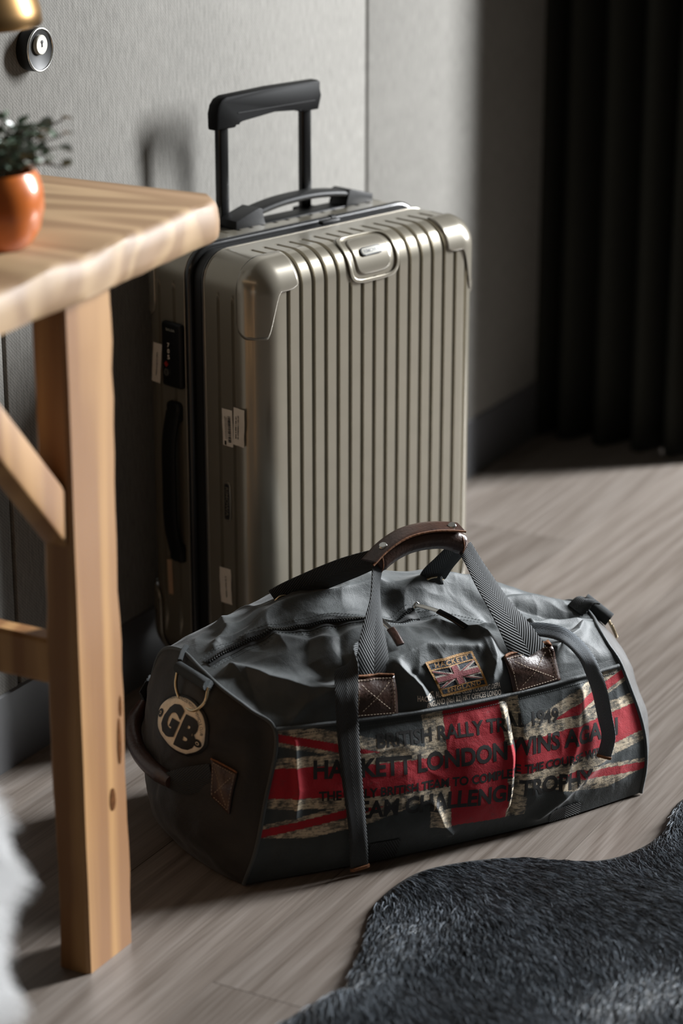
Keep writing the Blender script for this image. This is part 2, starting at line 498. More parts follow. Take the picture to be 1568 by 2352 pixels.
M['chrome'] = plain('chrome', (0.60, 0.60, 0.58), 0.22, metal=1.0)
M['brassy'] = plain('aged_nickel_wire', (0.55, 0.45, 0.30), 0.25, metal=1.0)
M['paper'] = plain('sticker_paper', (1.05, 0.95, 0.82), 0.7, var=0.08, scale=60)
M['ink'] = plain('black_ink', (0.012, 0.011, 0.011), 0.6)
M['ink_print'] = plain('worn_black_print', (0.014, 0.013, 0.013), 0.55, var=0.3, scale=200)
M['white_ink'] = plain('pale_print', (1.3, 1.15, 0.98), 0.6)
M['redlogo'] = plain('red_enamel', (0.5, 0.03, 0.02), 0.4)
CV0, CV1 = (0.050, 0.060, 0.063), (0.088, 0.102, 0.106)
M['canvas'] = mat_canvas('waxed_slate_canvas', CV0, CV1)
M['canvas_print'] = mat_canvas('printed_canvas', CV0, CV1, printed=True)
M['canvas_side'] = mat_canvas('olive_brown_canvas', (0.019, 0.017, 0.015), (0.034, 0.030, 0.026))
M['web'] = mat_webbing('slate_herringbone_webbing', (0.010, 0.013, 0.015), (0.038, 0.046, 0.051), 190)
M['web_grey'] = mat_webbing('blue_grey_webbing', (0.10, 0.12, 0.14), (0.25, 0.29, 0.33))
M['leather'] = plain('dark_brown_leather', (0.060, 0.024, 0.014), 0.36, var=0.35, scale=40, bump=0.5, bscale=260, coat=0.1)
M['leather_raw'] = plain('raw_leather_edge', (0.30, 0.12, 0.045), 0.8, var=0.4, scale=300, bump=0.6)
M['thread'] = plain('tan_thread', (0.55, 0.42, 0.30), 0.7)
M['thread_dark'] = plain('slate_thread', (0.10, 0.12, 0.125), 0.7)
M['zip_teeth'] = plain('dark_zip_teeth', (0.02, 0.022, 0.023), 0.25)
M['zip_tape'] = plain('black_zip_tape', (0.014, 0.017, 0.018), 0.75)
M['patch_gold'] = plain('gold_embroidery', (0.62, 0.30, 0.045), 0.6, var=0.3, scale=600, bump=0.8, bscale=900)
M['patch_navy'] = plain('navy_embroidery', (0.025, 0.04, 0.065), 0.7, var=0.4, scale=500, bump=0.8, bscale=900)
M['patch_white'] = plain('ecru_embroidery', (0.62, 0.55, 0.47), 0.7, var=0.2, scale=500, bump=0.8, bscale=900)
M['patch_red'] = plain('red_embroidery', (0.33, 0.035, 0.045), 0.7, var=0.3, scale=500, bump=0.8, bscale=900)
M['gb_cloth'] = plain('ecru_badge_cloth', (1.35, 1.18, 0.92), 0.75, var=0.1, scale=200, bump=0.3, bscale=700)
M['rosette'] = plain('black_gloss_enamel', (0.016, 0.016, 0.015), 0.45, spec=0.2)
M['dial'] = plain('pale_dial', (0.62, 0.60, 0.52), 0.4)
M['brass'] = plain('polished_brass', (0.15, 0.085, 0.03), 0.34, metal=1.0, var=0.1)
M['copper'] = plain('glazed_copper_pot', (0.85, 0.20, 0.02), 0.28, metal=0.1, var=0.3, scale=25, coat=0.5)
M['soil'] = plain('potting_soil', (0.02, 0.013, 0.009), 0.95, bump=0.6)
M['leaf'] = plain('grey_green_leaf', (0.20, 0.27, 0.19), 0.30, var=0.5, scale=40)
M['stem'] = plain('brown_stem', (0.10, 0.05, 0.03), 0.7)
M['rug_hide'] = plain('black_hide', (0.010, 0.011, 0.012), 0.8)
M['fur'] = mat_fur()
M['sheep'] = plain('white_sheep_wool', (1.2, 1.2, 1.2), 0.8)
M['stool'] = mat_wood('dark_stool_wood', (0.06, 0.03, 0.015), (0.12, 0.06, 0.03), (0.2, 0.11, 0.06), 'Z')

# ------------------------------------------------------------------ room shell
WX = -1.816                      # plane of the cloth-covered wall
# floor slab, planks laid on it one by one
fl = MB(); fl.box((0.6, 1.9, -0.03), (5.0, 5.4, 0.03))
floor = tag(fl.build('floor', M['gap_black']), 'smoked grey-brown oak plank floor, lit at the right', kind='structure')
PW = 0.228
plank_meshes = {}
def plank(x0, x1, y0, y1, k):
    w, l = x1 - x0 - 0.0009, y1 - y0 - 0.0009
    key = (round(w, 4), round(l, 4))
    if key not in plank_meshes:
        b = MB(); b.box((0, 0, -0.0075), (w, l, 0.015))
        o = b.build('plank', M['floor'], floor)
        plank_meshes[key] = o.data
    else:
        o = link('plank', plank_meshes[key], None, floor)
    o.location = ((x0 + x1)/2, (y0 + y1)/2, 0.0)
xe = [-1.860] + [-1.739 + PW*i for i in range(12)]
for i in range(len(xe) - 1):
    y = 0.55 - (i*0.77) % 1.9
    while y < 4.40:
        a, b_ = max(y, 0.35), min(y + 1.9, 4.42)
        if b_ - a > 0.03: plank(xe[i], xe[i + 1], a, b_, i)
        y += 1.9

# cloth wall: panels with dark joints on a black backing
wb = MB(); wb.box((WX - 0.06, 1.9, 1.25), (0.08, 5.2, 2.6))
wall_left = tag(wb.build('wall_left', M['gap_black']), 'grey woven cloth wall panels with narrow black joints', kind='structure')
seams = [-0.55, 0.450, 1.436, 2.421, 3.406, 4.391]
for y0, y1 in zip(seams[:-1], seams[1:]):
    b = MB(); b.box((0, 0, 0), (0.022, y1 - y0 - 0.007, 2.43), 0.003)
    o = b.build('wall_panel', M['cloth_wall'], wall_left, smooth=True)
    o.location = (WX - 0.013, (y0 + y1)/2, 1.325)
bb = MB()
bb.prism([(WX - 0.022, -0.5, 0.0), (WX, -0.5, 0.0), (WX, -0.5, 0.108), (WX - 0.004, -0.5, 0.112), (WX - 0.022, -0.5, 0.112)], (0, 4.72, 0))
tag(bb.build('baseboard_left', M['base']), 'grey skirting board under the cloth wall', kind='structure')

# back wall with the open terrace door to the right of the curtain
YB = 4.24
bw = MB()
bw.box((-1.665, YB + 0.04, 1.3), (0.41, 0.08, 2.6))
bw.box((1.6, YB + 0.08, 2.5), (6.1, 0.16, 0.2))
bw.box((3.2, YB + 0.08, 1.2), (1.0, 0.16, 2.4))
tag(bw.build('wall_back', M['plaster']), 'dark end wall behind the black curtain', kind='structure')

# curtain
def curtain():
    nx, nz = 220, 14
    V, F = [], []
    x0, x1 = -1.868, -1.440
    for k in range(nz):
        z = 0.003 + 2.445*k/(nz - 1)
        for i in range(nx):
            s = i/(nx - 1)
            ph = s*2*math.pi*6.4 + 0.9*math.sin(s*7) + 0.1*math.sin(z*2 + s*9)
            y = 4.135 + 0.034*math.sin(ph) + 0.010*math.sin(2*ph + 1)
            x = x0 + (x1 - x0)*s + 0.012*math.sin(ph*1.0 + 1.3)
            V.append((x, y, z))
    for k in range(nz - 1):
        for i in range(nx - 1):
            a = k*nx + i
            F.append((a, a + 1, a + nx + 1, a + nx))
    root = empty('curtain', (-1.64, 4.13, 0), 0, 'heavy black curtain hanging in deep folds in the dark corner', 'curtain')
    V = [(v[0] + 1.64, v[1] - 4.13, v[2]) for v in V]
    o = mk('drape', V, F, M['curtain'], root)
    md = o.modifiers.new('thick', 'SOLIDIFY'); md.thickness = 0.003
    r = tube('curtain_rail', [(-0.23, 0, 2.465), (0.0, 0, 2.465), (0.24, 0, 2.465)], 0.012, M['black_plastic'], root, n=12)
curtain()

# ------------------------------------------------------------------ wall rosette
ro = empty('wall_rosette', (WX - 0.002, 2.500, 0.950), 0, 'round black enamel rosette with chrome rim and pale dial on the cloth wall', 'wall fitting')
lathe('body', [(0.0, 0.0), (0.0265, 0.0), (0.0275, 0.004), (0.0275, 0.016), (0.0265, 0.019), (0.024, 0.0185), (0.020, 0.017), (0.0, 0.0165)], M['rosette'], ro, axis='X')
rr = [(0.0215, 0.0265*math.cos(a), 0.0265*math.sin(a)) for a in np.linspace(0, 2*math.pi, 48, endpoint=False)]
tube('chrome_rim', [(0.0185, y, z) for _, y, z in rr], 0.0016, M['chrome'], ro, closed=True, n=8)
lathe('pale_dial', [(0.0, 0.0165), (0.0125, 0.0165), (0.0125, 0.0205), (0.0115, 0.0215), (0.0, 0.0215)], M['dial'], ro, loc=(0, 0, 0.006), axis='X')
k = MB(); k.cyl((0.0214, 0, 0.010), (0.0222, 0, 0.010), 0.0020, n=12); k.box((0.0218, 0, 0.0065), (0.0008, 0.0014, 0.006))
k.build('keyhole', M['ink'], ro)

# ------------------------------------------------------------------ console table
TB = empty('console_table', (-1.60, 1.75, 0), 0, 'rough pine console table with thick sawn slab top against the cloth wall', 'table')
def TL(p): return (p[0] + 1.60, p[1] - 1.75, p[2])
def slab():
    # thick slab, outline in plan with an uneven sawn front edge
    z0, z1 = 0.787, 0.834
    ny = 70
    ys = np.linspace(0.95, 2.322, ny)
    fx = -1.415 + (2.322 - ys)*0.066                  # front edge drifts slightly
    wob = 0.003*vnoise(np.stack([ys*9, ys*0, ys*0], 1), 3) + 0.0015*vnoise(np.stack([ys*31, ys*0, ys*0], 1), 4)
    cor = np.clip((ys - 2.285)/0.037, 0, 1)
    fx = fx + wob - 0.020*cor**2.5
    zs = [(z0, -0.004), (z0 + 0.004, 0.0), (z0 + 0.012, 0.001), (z0 + 0.024, 0.0015), (z1 - 0.010, 0.0), (z1 - 0.004, -0.003), (z1, -0.010)]
    bx = -1.802
    V, F = [], []
    cols = len(zs) + 2
    for j in range(ny):
        n1 = vnoise(np.array([[ys[j]*14, 1.3, 7.0]]), 9)[0]*0.003
        V.append(TL((bx, ys[j], z0)))
        for q, (z, dx) in enumerate(zs):
            w = 0.0018*vnoise(np.array([[ys[j]*20, q*0.9, 2.0]]), 5)[0]
            V.append(TL((fx[j] + dx + w, ys[j], z + (n1 if 0 < q else 0))))
        V.append(TL((bx, ys[j], z1 + n1*0.3)))
    for j in range(ny - 1):
        for q in range(cols):
            a, b_ = j*cols + q, j*cols + (q + 1) % cols
            F.append((a, b_, b_ + cols, a + cols))
    F.append(tuple(range(cols))); F.append(tuple((ny - 1)*cols + q for q in range(cols)))
    o = mk('tabletop', V, F, M['pine_top'], TB, True, recalc=True, sharp=35)
slab()
def timber(name, c, d, axis_mat=None, amp=0.0015, rot=None, label=None):
    """sawn post with slightly wavy arrises; long axis z (before rot)"""
    n = 26
    V, F = [], []
    hx, hy = d[0]/2, d[1]/2
    ring = [(-hx, -hy + .004), (-hx + .004, -hy), (hx - .004, -hy), (hx, -hy + .004), (hx, hy - .004), (hx - .004, hy), (-hx + .004, hy), (-hx, hy - .004)]
    sd = random.random()*50
    for i in range(n):
        z = d[2]*(i/(n - 1) - 0.5)
        for q, (x, y) in enumerate(ring):
            nn = vnoise(np.array([[z*14 + sd, (q//2)*3.7, sd]]), 6)[0]*amp + vnoise(np.array([[z*50 + sd, q*3.7, sd]]), 8)[0]*amp*0.6
            p = Vector((x*(1 + nn/0.03), y*(1 + nn/0.03), z))
            if rot is not None: p = rot @ p
            V.append(tuple(p + Vector(c)))
    k = 8
    for i in range(n - 1):
        for q in range(k):
            F.append((i*k + q, i*k + (q + 1) % k, (i + 1)*k + (q + 1) % k, (i + 1)*k + q))
    F.append(tuple(range(k))[::-1]); F.append(tuple((n - 1)*k + q for q in range(k)))
    return mk(name, V, F, M['pine'], TB, True, recalc=True, sharp=35)
for lx, ly in ((-1.4345, 2.030), (-1.765, 2.030), (-1.4345, 1.02), (-1.765, 1.02)):
    timber('leg', TL((lx, ly, 0.3935)), (0.042, 0.088, 0.787))
# knot on the front leg
def knot(z, y, ry, rz):
    V, F = [], []
    n = 14
    for i in range(n):
        a = 2*math.pi*i/n
        V.append(TL((-1.4126, y + ry*math.cos(a), z + rz*math.sin(a)*(1.6 if math.sin(a) > 0 else 1))))
    V.append(TL((-1.4121, y, z)))
    for i in range(n): F.append((i, (i + 1) % n, n))
    mk('knot', V, F, M['knot'], TB, True, recalc=True)
M['knot'] = plain('dark_pine_knot', (0.14, 0.055, 0.018), 0.9, var=0.4, scale=200, spec=0.05)
knot(0.193, 2.043, 0.006, 0.011)
knot(0.255, 2.060, 0.004, 0.022)
knot(0.300, 2.064, 0.003, 0.010)
# stretchers (front leg to back leg) and sloping braces along the front
for ly in (2.010, 1.02):
    timber('stretcher', TL((-1.600, ly, 0.372)), (0.030, 0.052, 0.29), rot=Matrix(((0, 0, 1), (1, 0, 0), (0, 1, 0))))
def brace(x, ya, za, yb, zb, w):
    d = Vector((0, yb - ya, zb - za)); L = d.length; d.normalize()
    n = Vector((0, -d.z, d.y))
    b = MB()
    a0, a1 = Vector((x, ya, za)), Vector((x, yb, zb))
    # end cut plumb against the leg, level under the top
    def at_y(off, y): t = (y - (a0.y + n.y*off))/d.y; return a0 + n*off + d*t
    def at_z(off, z): t = (z - (a0.z + n.z*off))/d.z; return a0 + n*off + d*t
    pts = [at_y(-w/2, ya), at_y(w/2, ya), at_z(w/2, zb), at_z(-w/2, zb)]
    b.prism([TL(p) for p in pts], (-0.034, 0, 0), 0.004)
    b.build('brace', M['pine'], TB, smooth=True)
brace(-1.419, 1.986, 0.548, 1.78, 0.787, 0.042)
brace(-1.419, 1.064, 0.548, 1.27, 0.787, 0.042)

# ------------------------------------------------------------------ potted plant
PT = empty('potted_plant', (-1.500, 1.985, 0.834), 0, 'small grey-green leafy plant in an orange copper pot on the pine table', 'plant')
lathe('pot', [(0.0, 0.0), (0.034, 0.0), (0.041, 0.004), (0.051, 0.020), (0.056, 0.042), (0.055, 0.062), (0.051, 0.076), (0.047, 0.081), (0.044, 0.079), (0.047, 0.070), (0.050, 0.060), (0.0, 0.058)], M['copper'], PT, n=48)
def soil():
    V, F = [(0, 0, 0.070)], []
    n = 24
    for i in range(n): V.append((0.0465*math.cos(2*math.pi*i/n), 0.0465*math.sin(2*math.pi*i/n), 0.066 + 0.002*math.sin(i*5)))
    for i in range(n): F.append((0, 1 + i, 1 + (i + 1) % n))
    mk('soil', V, F, M['soil'], PT, True)
soil()
def leaf_mesh():
    V, F = [], []
    n, k = 7, 5
    for i in range(n):
        t = i/(n - 1)
        w = 0.5*math.sin(math.pi*(0.06 + 0.94*t)**0.8)*0.95 + 0.02
        for j in range(k):
            x = (j/(k - 1) - 0.5)*2
            V.append((x*w, t*1.25, 0.16*x*x + 0.22*t*(1 - t) - 0.10*t*t))
    for i in range(n - 1):
        for j in range(k - 1):
            a = i*k + j; F.append((a, a + 1, a + k + 1, a + k))
    me = bpy.data.meshes.new('leaf'); me.from_pydata(V, [], F)
    me.polygons.foreach_set('use_smooth', [True]*len(me.polygons)); me.materials.append(M['leaf'])
    return me
LM = leaf_mesh()
rl = random.Random(5)
for s in range(34):
    az = rl.uniform(0, 2*math.pi); out = rl.uniform(0.012, 0.088); hh = rl.uniform(0.02, 0.062) * (1.15 - out*5)
    p0 = Vector((0.02*math.cos(az), 0.02*math.sin(az), 0.066)); p2 = Vector((out*math.cos(az) + 0.020, out*math.sin(az) + 0.010, 0.078 + max(hh, 0.012)))
    p1 = (p0 + p2)/2 + Vector((0, 0, 0.014))
    tube('stem', [p0, p1, p2], 0.0011, M['stem'], PT, n=5, seg=8)
    P = smooth_path([p0, p1, p2], 8)
    for q in range(8):
        t = 2 + int(q*0.75)
        o = link('leaf', LM, None, PT)
        o.location = P[min(t, 7)]
        sc = rl.uniform(0.0095, 0.015)
        o.scale = (sc, sc, sc)
        o.rotation_euler = (rl.uniform(-0.3, 0.9), rl.uniform(-0.5, 0.5), q*2.4 + rl.uniform(-0.6, 0.6))

# ------------------------------------------------------------------ brass lamp on the table (its rim reaches into the frame)
LP = empty('table_lamp', (-1.672, 2.18, 0.834), 0, 'brass dome table lamp, its shade rim just inside the top left corner', 'lamp')
lathe('base', [(0, 0), (0.055, 0), (0.058, 0.003), (0.055, 0.010), (0.012, 0.014), (0, 0.014)], M['brass'], LP)
lathe('stem', [(0, 0.012), (0.006, 0.012), (0.006, 0.22), (0, 0.22)], M['brass'], LP, n=16)
lathe('lamp_shade', [(0.084, 0.196), (0.0865, 0.1945), (0.088, 0.197), (0.086, 0.212), (0.079, 0.236), (0.060, 0.262), (0.030, 0.278), (0.008, 0.283), (0.0, 0.283), (0.0, 0.279), (0.028, 0.274), (0.057, 0.258), (0.076, 0.233), (0.083, 0.210), (0.084, 0.196)], M['brass'], LP, n=64)

# ------------------------------------------------------------------ stool with sheepskin (only the fleece edge is in frame)
ST = empty('stool', (-1.256, 1.286, 0), 0, 'dark wooden stool under the white sheepskin at the left edge', 'stool')
lathe('seat', [(0, 0.480), (0.170, 0.480), (0.178, 0.486), (0.178, 0.512), (0.172, 0.518), (0, 0.518)], M['stool'], ST, n=40)
for a in (0.8, 2.37, 3.94, 5.51):
    b = MB(); b.cyl((0.13*math.cos(a + 1.3), 0.13*math.sin(a + 1.3), 0), (0.10*math.cos(a + 1.3), 0.10*math.sin(a + 1.3), 0.485), 0.013, 0.018)
    b.build('leg', M['stool'], ST, smooth=True)
def curves_obj(name, P, R, m, parent):
    """P (n,k,3) strands -> one hair-curves object"""
    n, k = P.shape[:2]
    hc = bpy.data.hair_curves.new(name)
    hc.add_curves([k]*n)
    hc.position_data.foreach_set('vector', P.astype(np.float32).ravel())
    ra = hc.attributes.get('radius') or hc.attributes.new('radius', 'FLOAT', 'POINT')
    ra.data.foreach_set('value', np.asarray(R, dtype=np.float32).ravel())
    hc.materials.append(m)
    o = bpy.data.objects.new(name, hc)
    COL.objects.link(o)
    o.parent = parent
    return o

SH = empty('sheepskin', (-1.256, 1.286, 0.518), 0, 'white curly sheepskin draped over a stool at the left edge', 'sheepskin')
def sheepskin():
    nr, na = 14, 72
    V, F = [], []
    def pt(r, a):
        lob = 1 + 0.09*math.sin(3*a + 0.6) + 0.05*math.sin(7*a)
        L = 0.272*r*lob
        if L < 0.168: x, z = L, 0.009
        else:
            q = min((L - 0.168)/0.035, 1.0)*math.pi/2
            x = 0.168 + 0.026*math.sin(q); z = 0.009 - 0.026*(1 - math.cos(q)) - max(0, L - 0.203)
            x += 0.006*math.sin(5*a)*max(0, (L - 0.203))*8
        return Vector((x*math.cos(a), x*math.sin(a), z))
    for i in range(nr):
        for j in range(na):
            V.append(pt((i + 0.001)/(nr - 1), 2*math.pi*j/na))
    for i in range(nr - 1):
        for j in range(na):
            F.append((i*na + j, i*na + (j + 1) % na, (i + 1)*na + (j + 1) % na, (i + 1)*na + j))
    o = mk('hide', V, F, M['sheep'], SH, True, recalc=True, merge=1e-5)
    md = o.modifiers.new('t', 'SOLIDIFY'); md.thickness = 0.003; md.offset = 1
    n = 16000; k = 5
    r = np.sqrt(RNG.random(n)); a = RNG.random(n)*2*np.pi
    P = np.zeros((n, k, 3))
    for i in range(n):
        p = pt(r[i], a[i]); e = 1e-3
        t1 = pt(min(r[i] + e, 1.01), a[i]) - pt(max(r[i] - e, 0), a[i]); t2 = Vector((-math.sin(a[i]), math.cos(a[i]), 0))
        nn = t1.cross(t2)
        if nn.z < 0 and p.length < 0.16: nn = -nn
        out = Vector((math.cos(a[i]), math.sin(a[i]), 0.15)) if p.z < -0.005 else Vector((0, 0, 1))
        nn.normalize()
        if nn.dot(out) < 0: nn = -nn
        cl = vnoise(np.array([[p.x*22, p.y*22, p.z*22]]), 21)[0]; cl2 = vnoise(np.array([[p.x*22, p.y*22, p.z*22]]), 22)[0]
        d = (nn + Vector((cl*0.8, cl2*0.8, -0.35)))
        ln = 0.030*(0.8 + 0.4*RNG.random())
        ph = RNG.random()*6.28 + cl*6
        for q in range(k):
            t = q/(k - 1)
            c = 0.005*t
            P[i, q] = p + d*ln*t*(1 - 0.3*t) + Vector((math.cos(ph + t*5)*c, math.sin(ph + t*5)*c, -0.012*t*t))
    R = np.tile(np.linspace(0.0007, 0.0003, k), n)
    f = curves_obj('fleece', P, R, M['sheep'], SH); f['kind'] = 'stuff'
sheepskin()
# ------------------------------------------------------------------ hard-shell suitcase
SU, SD, SZ0, SZ1 = 0.445, 0.240, 0.055, 0.665
SR = 0.042
SCASE = empty('suitcase', (-1.8115, 2.7223, 0), rad(90 - 16.2),
              'tall champagne ribbed hard-shell suitcase with raised black trolley handle by the cloth wall', 'suitcase')
# local axes: x = along the width (u), y = -(v), v = 0 at the back shell, v = SD at the ribbed front
GRO = [0.0583 + 0.02345*i for i in range(16)]
def S3(u, v, z): return (u, -v, z)

def sround(P, vlo=None, vhi=None, off=0.0, r=SR):
    """round the box point P (…,3)=(u,v,z); returns position and outward normal"""
    P = np.asarray(P, float)
    lo = np.array([r, -9.0 if vlo is None else vlo + r, SZ0 + r]); hi = np.array([SU - r, 9.0 if vhi is None else vhi - r, SZ1 - r])
    Q = np.minimum(np.maximum(P, lo), hi)
    D = P - Q
    L = np.linalg.norm(D, axis=-1, keepdims=True); L[L < 1e-9] = 1e-9
    Nn = D/L
    return Q + Nn*(r + off), Nn

def gprof(x, c, hw=0.0039, wall=0.0016):
    d = np.abs(x - c)
    return np.clip((hw - d)/wall, 0, 1)
def gsamples(lo, hi, centers, hw=0.0039, wall=0.0016, base=0.012):
    s = set(np.round(np.linspace(lo, hi, max(2, int((hi - lo)/base) + 1)), 5))
    for c in centers:
        s = {x for x in s if abs(x - c) > hw + 0.0006}
        for o in (-hw - 0.0012, -hw, -hw + wall*0.5, -hw + wall, 0, hw - wall, hw - wall*0.5, hw, hw + 0.0012):
            if lo < c + o < hi: s.add(round(c + o, 5))
    return np.array(sorted(s))

def shell(name, v0, v1, front, side_groove, mt, gdepth=0.0062):
    r = SR
    us = gsamples(0, SU, GRO)
    arc = lambda a, b: np.linspace(a, b, 11)
    us = np.unique(np.round(np.concatenate([us, arc(0, r), arc(SU - r, SU)]), 5))
    zs = np.unique(np.round(np.concatenate([arc(SZ0, SZ0 + r), np.linspace(SZ0 + r, SZ1 - 0.12, 16), np.linspace(SZ1 - 0.12, SZ1 - r, 18), arc(SZ1 - r, SZ1)]), 5))
    vb = np.linspace(v0, v1, 12)
    vs = gsamples(v0, v1, side_groove)
    vs = np.unique(np.round(np.concatenate([vs, (arc(v1 - r, v1) if front else arc(v0, v0 + r))]), 5))
    V, F = [], []
    def patch(A, B, fn, kind):
        g = np.array([[fn(a, b_) for b_ in B] for a in A])
        P, Nn = sround(g, None if front else v0, v1 if front else None)
        u, v, z = g[..., 0], g[..., 1], g[..., 2]
        dep = np.zeros(u.shape)
        if kind in ('face', 'top', 'bottom'):
            for c in GRO: dep = np.maximum(dep, gprof(u, c))
            ve = np.clip((v - (v0 + 0.030))/0.004, 0, 1) if front else np.clip(((v1 - 0.030) - v)/0.004, 0, 1)
            dep = dep*(ve if kind != 'face' else 1.0)
            if front:
                # smooth recess for the badge plate over the top edge
                arcz = np.where(kind == 'face', 0, 0)
                if kind == 'face': m = np.clip((z - (SZ1 - 0.056))/0.004, 0, 1)*gate(u, 0.172, 0.271)
                else: m = np.clip((v - (SD - 0.038))/0.004, 0, 1)*gate(u, 0.172, 0.271) if kind == 'top' else 0*u
                dep = dep*(1 - m)
        if kind in ('left', 'right'):
            for c in side_groove: dep = np.maximum(dep, gprof(v, c, 0.0030, 0.0014)*0.9)
            dep = dep*np.clip((z - SZ0 - 0.05)/0.004, 0, 1)*np.clip((SZ1 - 0.052 - z)/0.004, 0, 1)
        P = P - Nn*dep[..., None]*gdepth
        o = len(V); na, nb = len(A), len(B)
        for i in range(na):
            for j in range(nb): V.append(S3(*P[i, j]))
        for i in range(na - 1):
            for j in range(nb - 1):
                a = o + i*nb + j; F.append((a, a + 1, a + nb + 1, a + nb))
    gate = lambda u, a, b_: np.clip((u - a)/0.002, 0, 1)*np.clip((b_ - u)/0.002, 0, 1)
    vf = v1 if front else v0
    patch(us, zs, lambda u, z: (u, vf, z), 'face')
    patch(us, vs, lambda u, v: (u, v, SZ1), 'top')
    patch(us, vs, lambda u, v: (u, v, SZ0), 'bottom')
    patch(zs, vs, lambda z, v: (0, v, z), 'left')
    patch(zs, vs, lambda z, v: (SU, v, z), 'right')
    return mk(name, V, F, mt, SCASE, True, recalc=True, merge=2e-5, sharp=50)

V_B1, V_F0 = 0.098, 0.137
shell('front_shell', V_F0, SD, True, [0.165, 0.1935], M['shell'])
shell('back_shell', 0.0, V_B1, False, [0.045, 0.0755], M['shell'])

def outline(v, inset, n=9):
    """closed loop round the case at depth v"""
    r = SR - inset
    pts = []
    for cx, cz, a0 in ((SU - SR, SZ1 - SR, 0), (SR, SZ1 - SR, 90), (SR, SZ0 + SR, 180), (SU - SR, SZ0 + SR, 270)):
        for k in range(n):
            a = rad(a0 + 90*k/(n - 1))
            pts.append(S3(cx + r*math.cos(a), v, cz + r*math.sin(a)))
    # fill the straights
    out = []
    for a, b_ in zip(pts, pts[1:] + pts[:1]):
        a, b_ = np.array(a), np.array(b_)
        q = max(1, int(np.linalg.norm(b_ - a)/0.02))
        for t in range(q): out.append(a + (b_ - a)*t/q)
    return np.array(out)
def band(name, prof, mt):
    loops = [outline(v, ins) for v, ins in prof]
    n = len(loops[0]); V = np.concatenate(loops); F = []
    for k in range(len(loops) - 1):
        for i in range(n): F.append((k*n + i, k*n + (i + 1) % n, (k + 1)*n + (i + 1) % n, (k + 1)*n + i))
    return mk(name, V, F, mt, SCASE, True, recalc=True, sharp=40)
band('gasket', [(V_B1 - 0.004, 0.006), (V_B1 + 0.004, 0.0045), (V_F0 - 0.004, 0.0045), (V_F0 + 0.004, 0.006)], M['black_rubber'])
tube('rubber_bead', outline(V_B1 + 0.0085, 0.001), 0.0062, M['bead'], SCASE, closed=True, n=10)
tube('rubber_bead', outline(V_F0 - 0.0045, 0.0035), 0.0040, M['bead'], SCASE, closed=True, n=10)
tube('metal_rim', outline(V_F0 + 0.0006, 0.0002), 0.0013, M['guard'], SCASE, closed=True, n=8)
tube('metal_rim', outline(V_B1 - 0.0010, 0.0002), 0.0012, M['guard'], SCASE, closed=True, n=8)
zc = MB(); zc.box(S3(0.247, V_F0 - 0.010, SZ1 + 0.0035), (0.035, 0.010, 0.006), 0.002); zc.cyl(S3(0.268, V_B1 + 0.0085, SZ1 - 0.001), S3(0.276, V_B1 + 0.0085, SZ1 - 0.001), 0.0072)
zc.build('seam_clip', M['black_plastic'], SCASE, smooth=True)

def guard(name, left, front, top):
    """smooth pressed corner cap"""
    V, F = [], []
    vf = SD if front else 0.0
    fl = lambda u: u if left else SU - u
    fv = lambda d: (SD - d) if front else d
    fz = lambda h: (SZ1 - h) if top else (SZ0 + h)
    def add(G):
        P, Nn = sround(G, None if front else 0.0, SD if front else None, 0.0022)
        # feather the rim into the shell
        o = len(V); na, nb = G.shape[:2]
        for i in range(na):
            for j in range(nb): V.append(S3(*P[i, j]))
        for i in range(na - 1):
            for j in range(nb - 1):
                a = o + i*nb + j; F.append((a, a + 1, a + nb + 1, a + nb))
    n = 22
    def drop(u):   # how far the cap runs down the front at u from the side
        t = min(max((u - 0.020)/0.024, 0), 1); t = t*t*(3 - 2*t)
        q = 0.105 - 0.062*t
        e = max(0, (u - 0.058)/0.020)
        return q - 0.012*(1 - math.sqrt(max(0, 1 - min(e, 1)**2)))
    us = np.linspace(0, 0.076, n)
    add(np.array([[(fl(u), vf, fz(drop(u)*t)) for t in np.linspace(0, 1, n)] for u in us]))
    def sdrop(d):
        e = max(0, (d - 0.020)/0.018)
        return 0.105 - 0.022*(1 - math.sqrt(max(0, 1 - min(e, 1)**2)))
    ds = np.linspace(0, 0.038, 14)
    add(np.array([[(fl(0), fv(d), fz(sdrop(d)*t)) for t in np.linspace(0, 1, n)] for d in ds]))
    add(np.array([[(fl(u), fv(d), fz(0)) for u in us] for d in ds]))
    o = mk(name, V, F, M['guard'], SCASE, True, recalc=True, merge=1e-4, sharp=60)
    md = o.modifiers.new('t', 'SOLIDIFY'); md.thickness = 0.0034; md.offset = -1
for L in (True, False):
    for Fr in (True, False):
        for T in (True, False):
            guard('corner_guard', L, Fr, T)

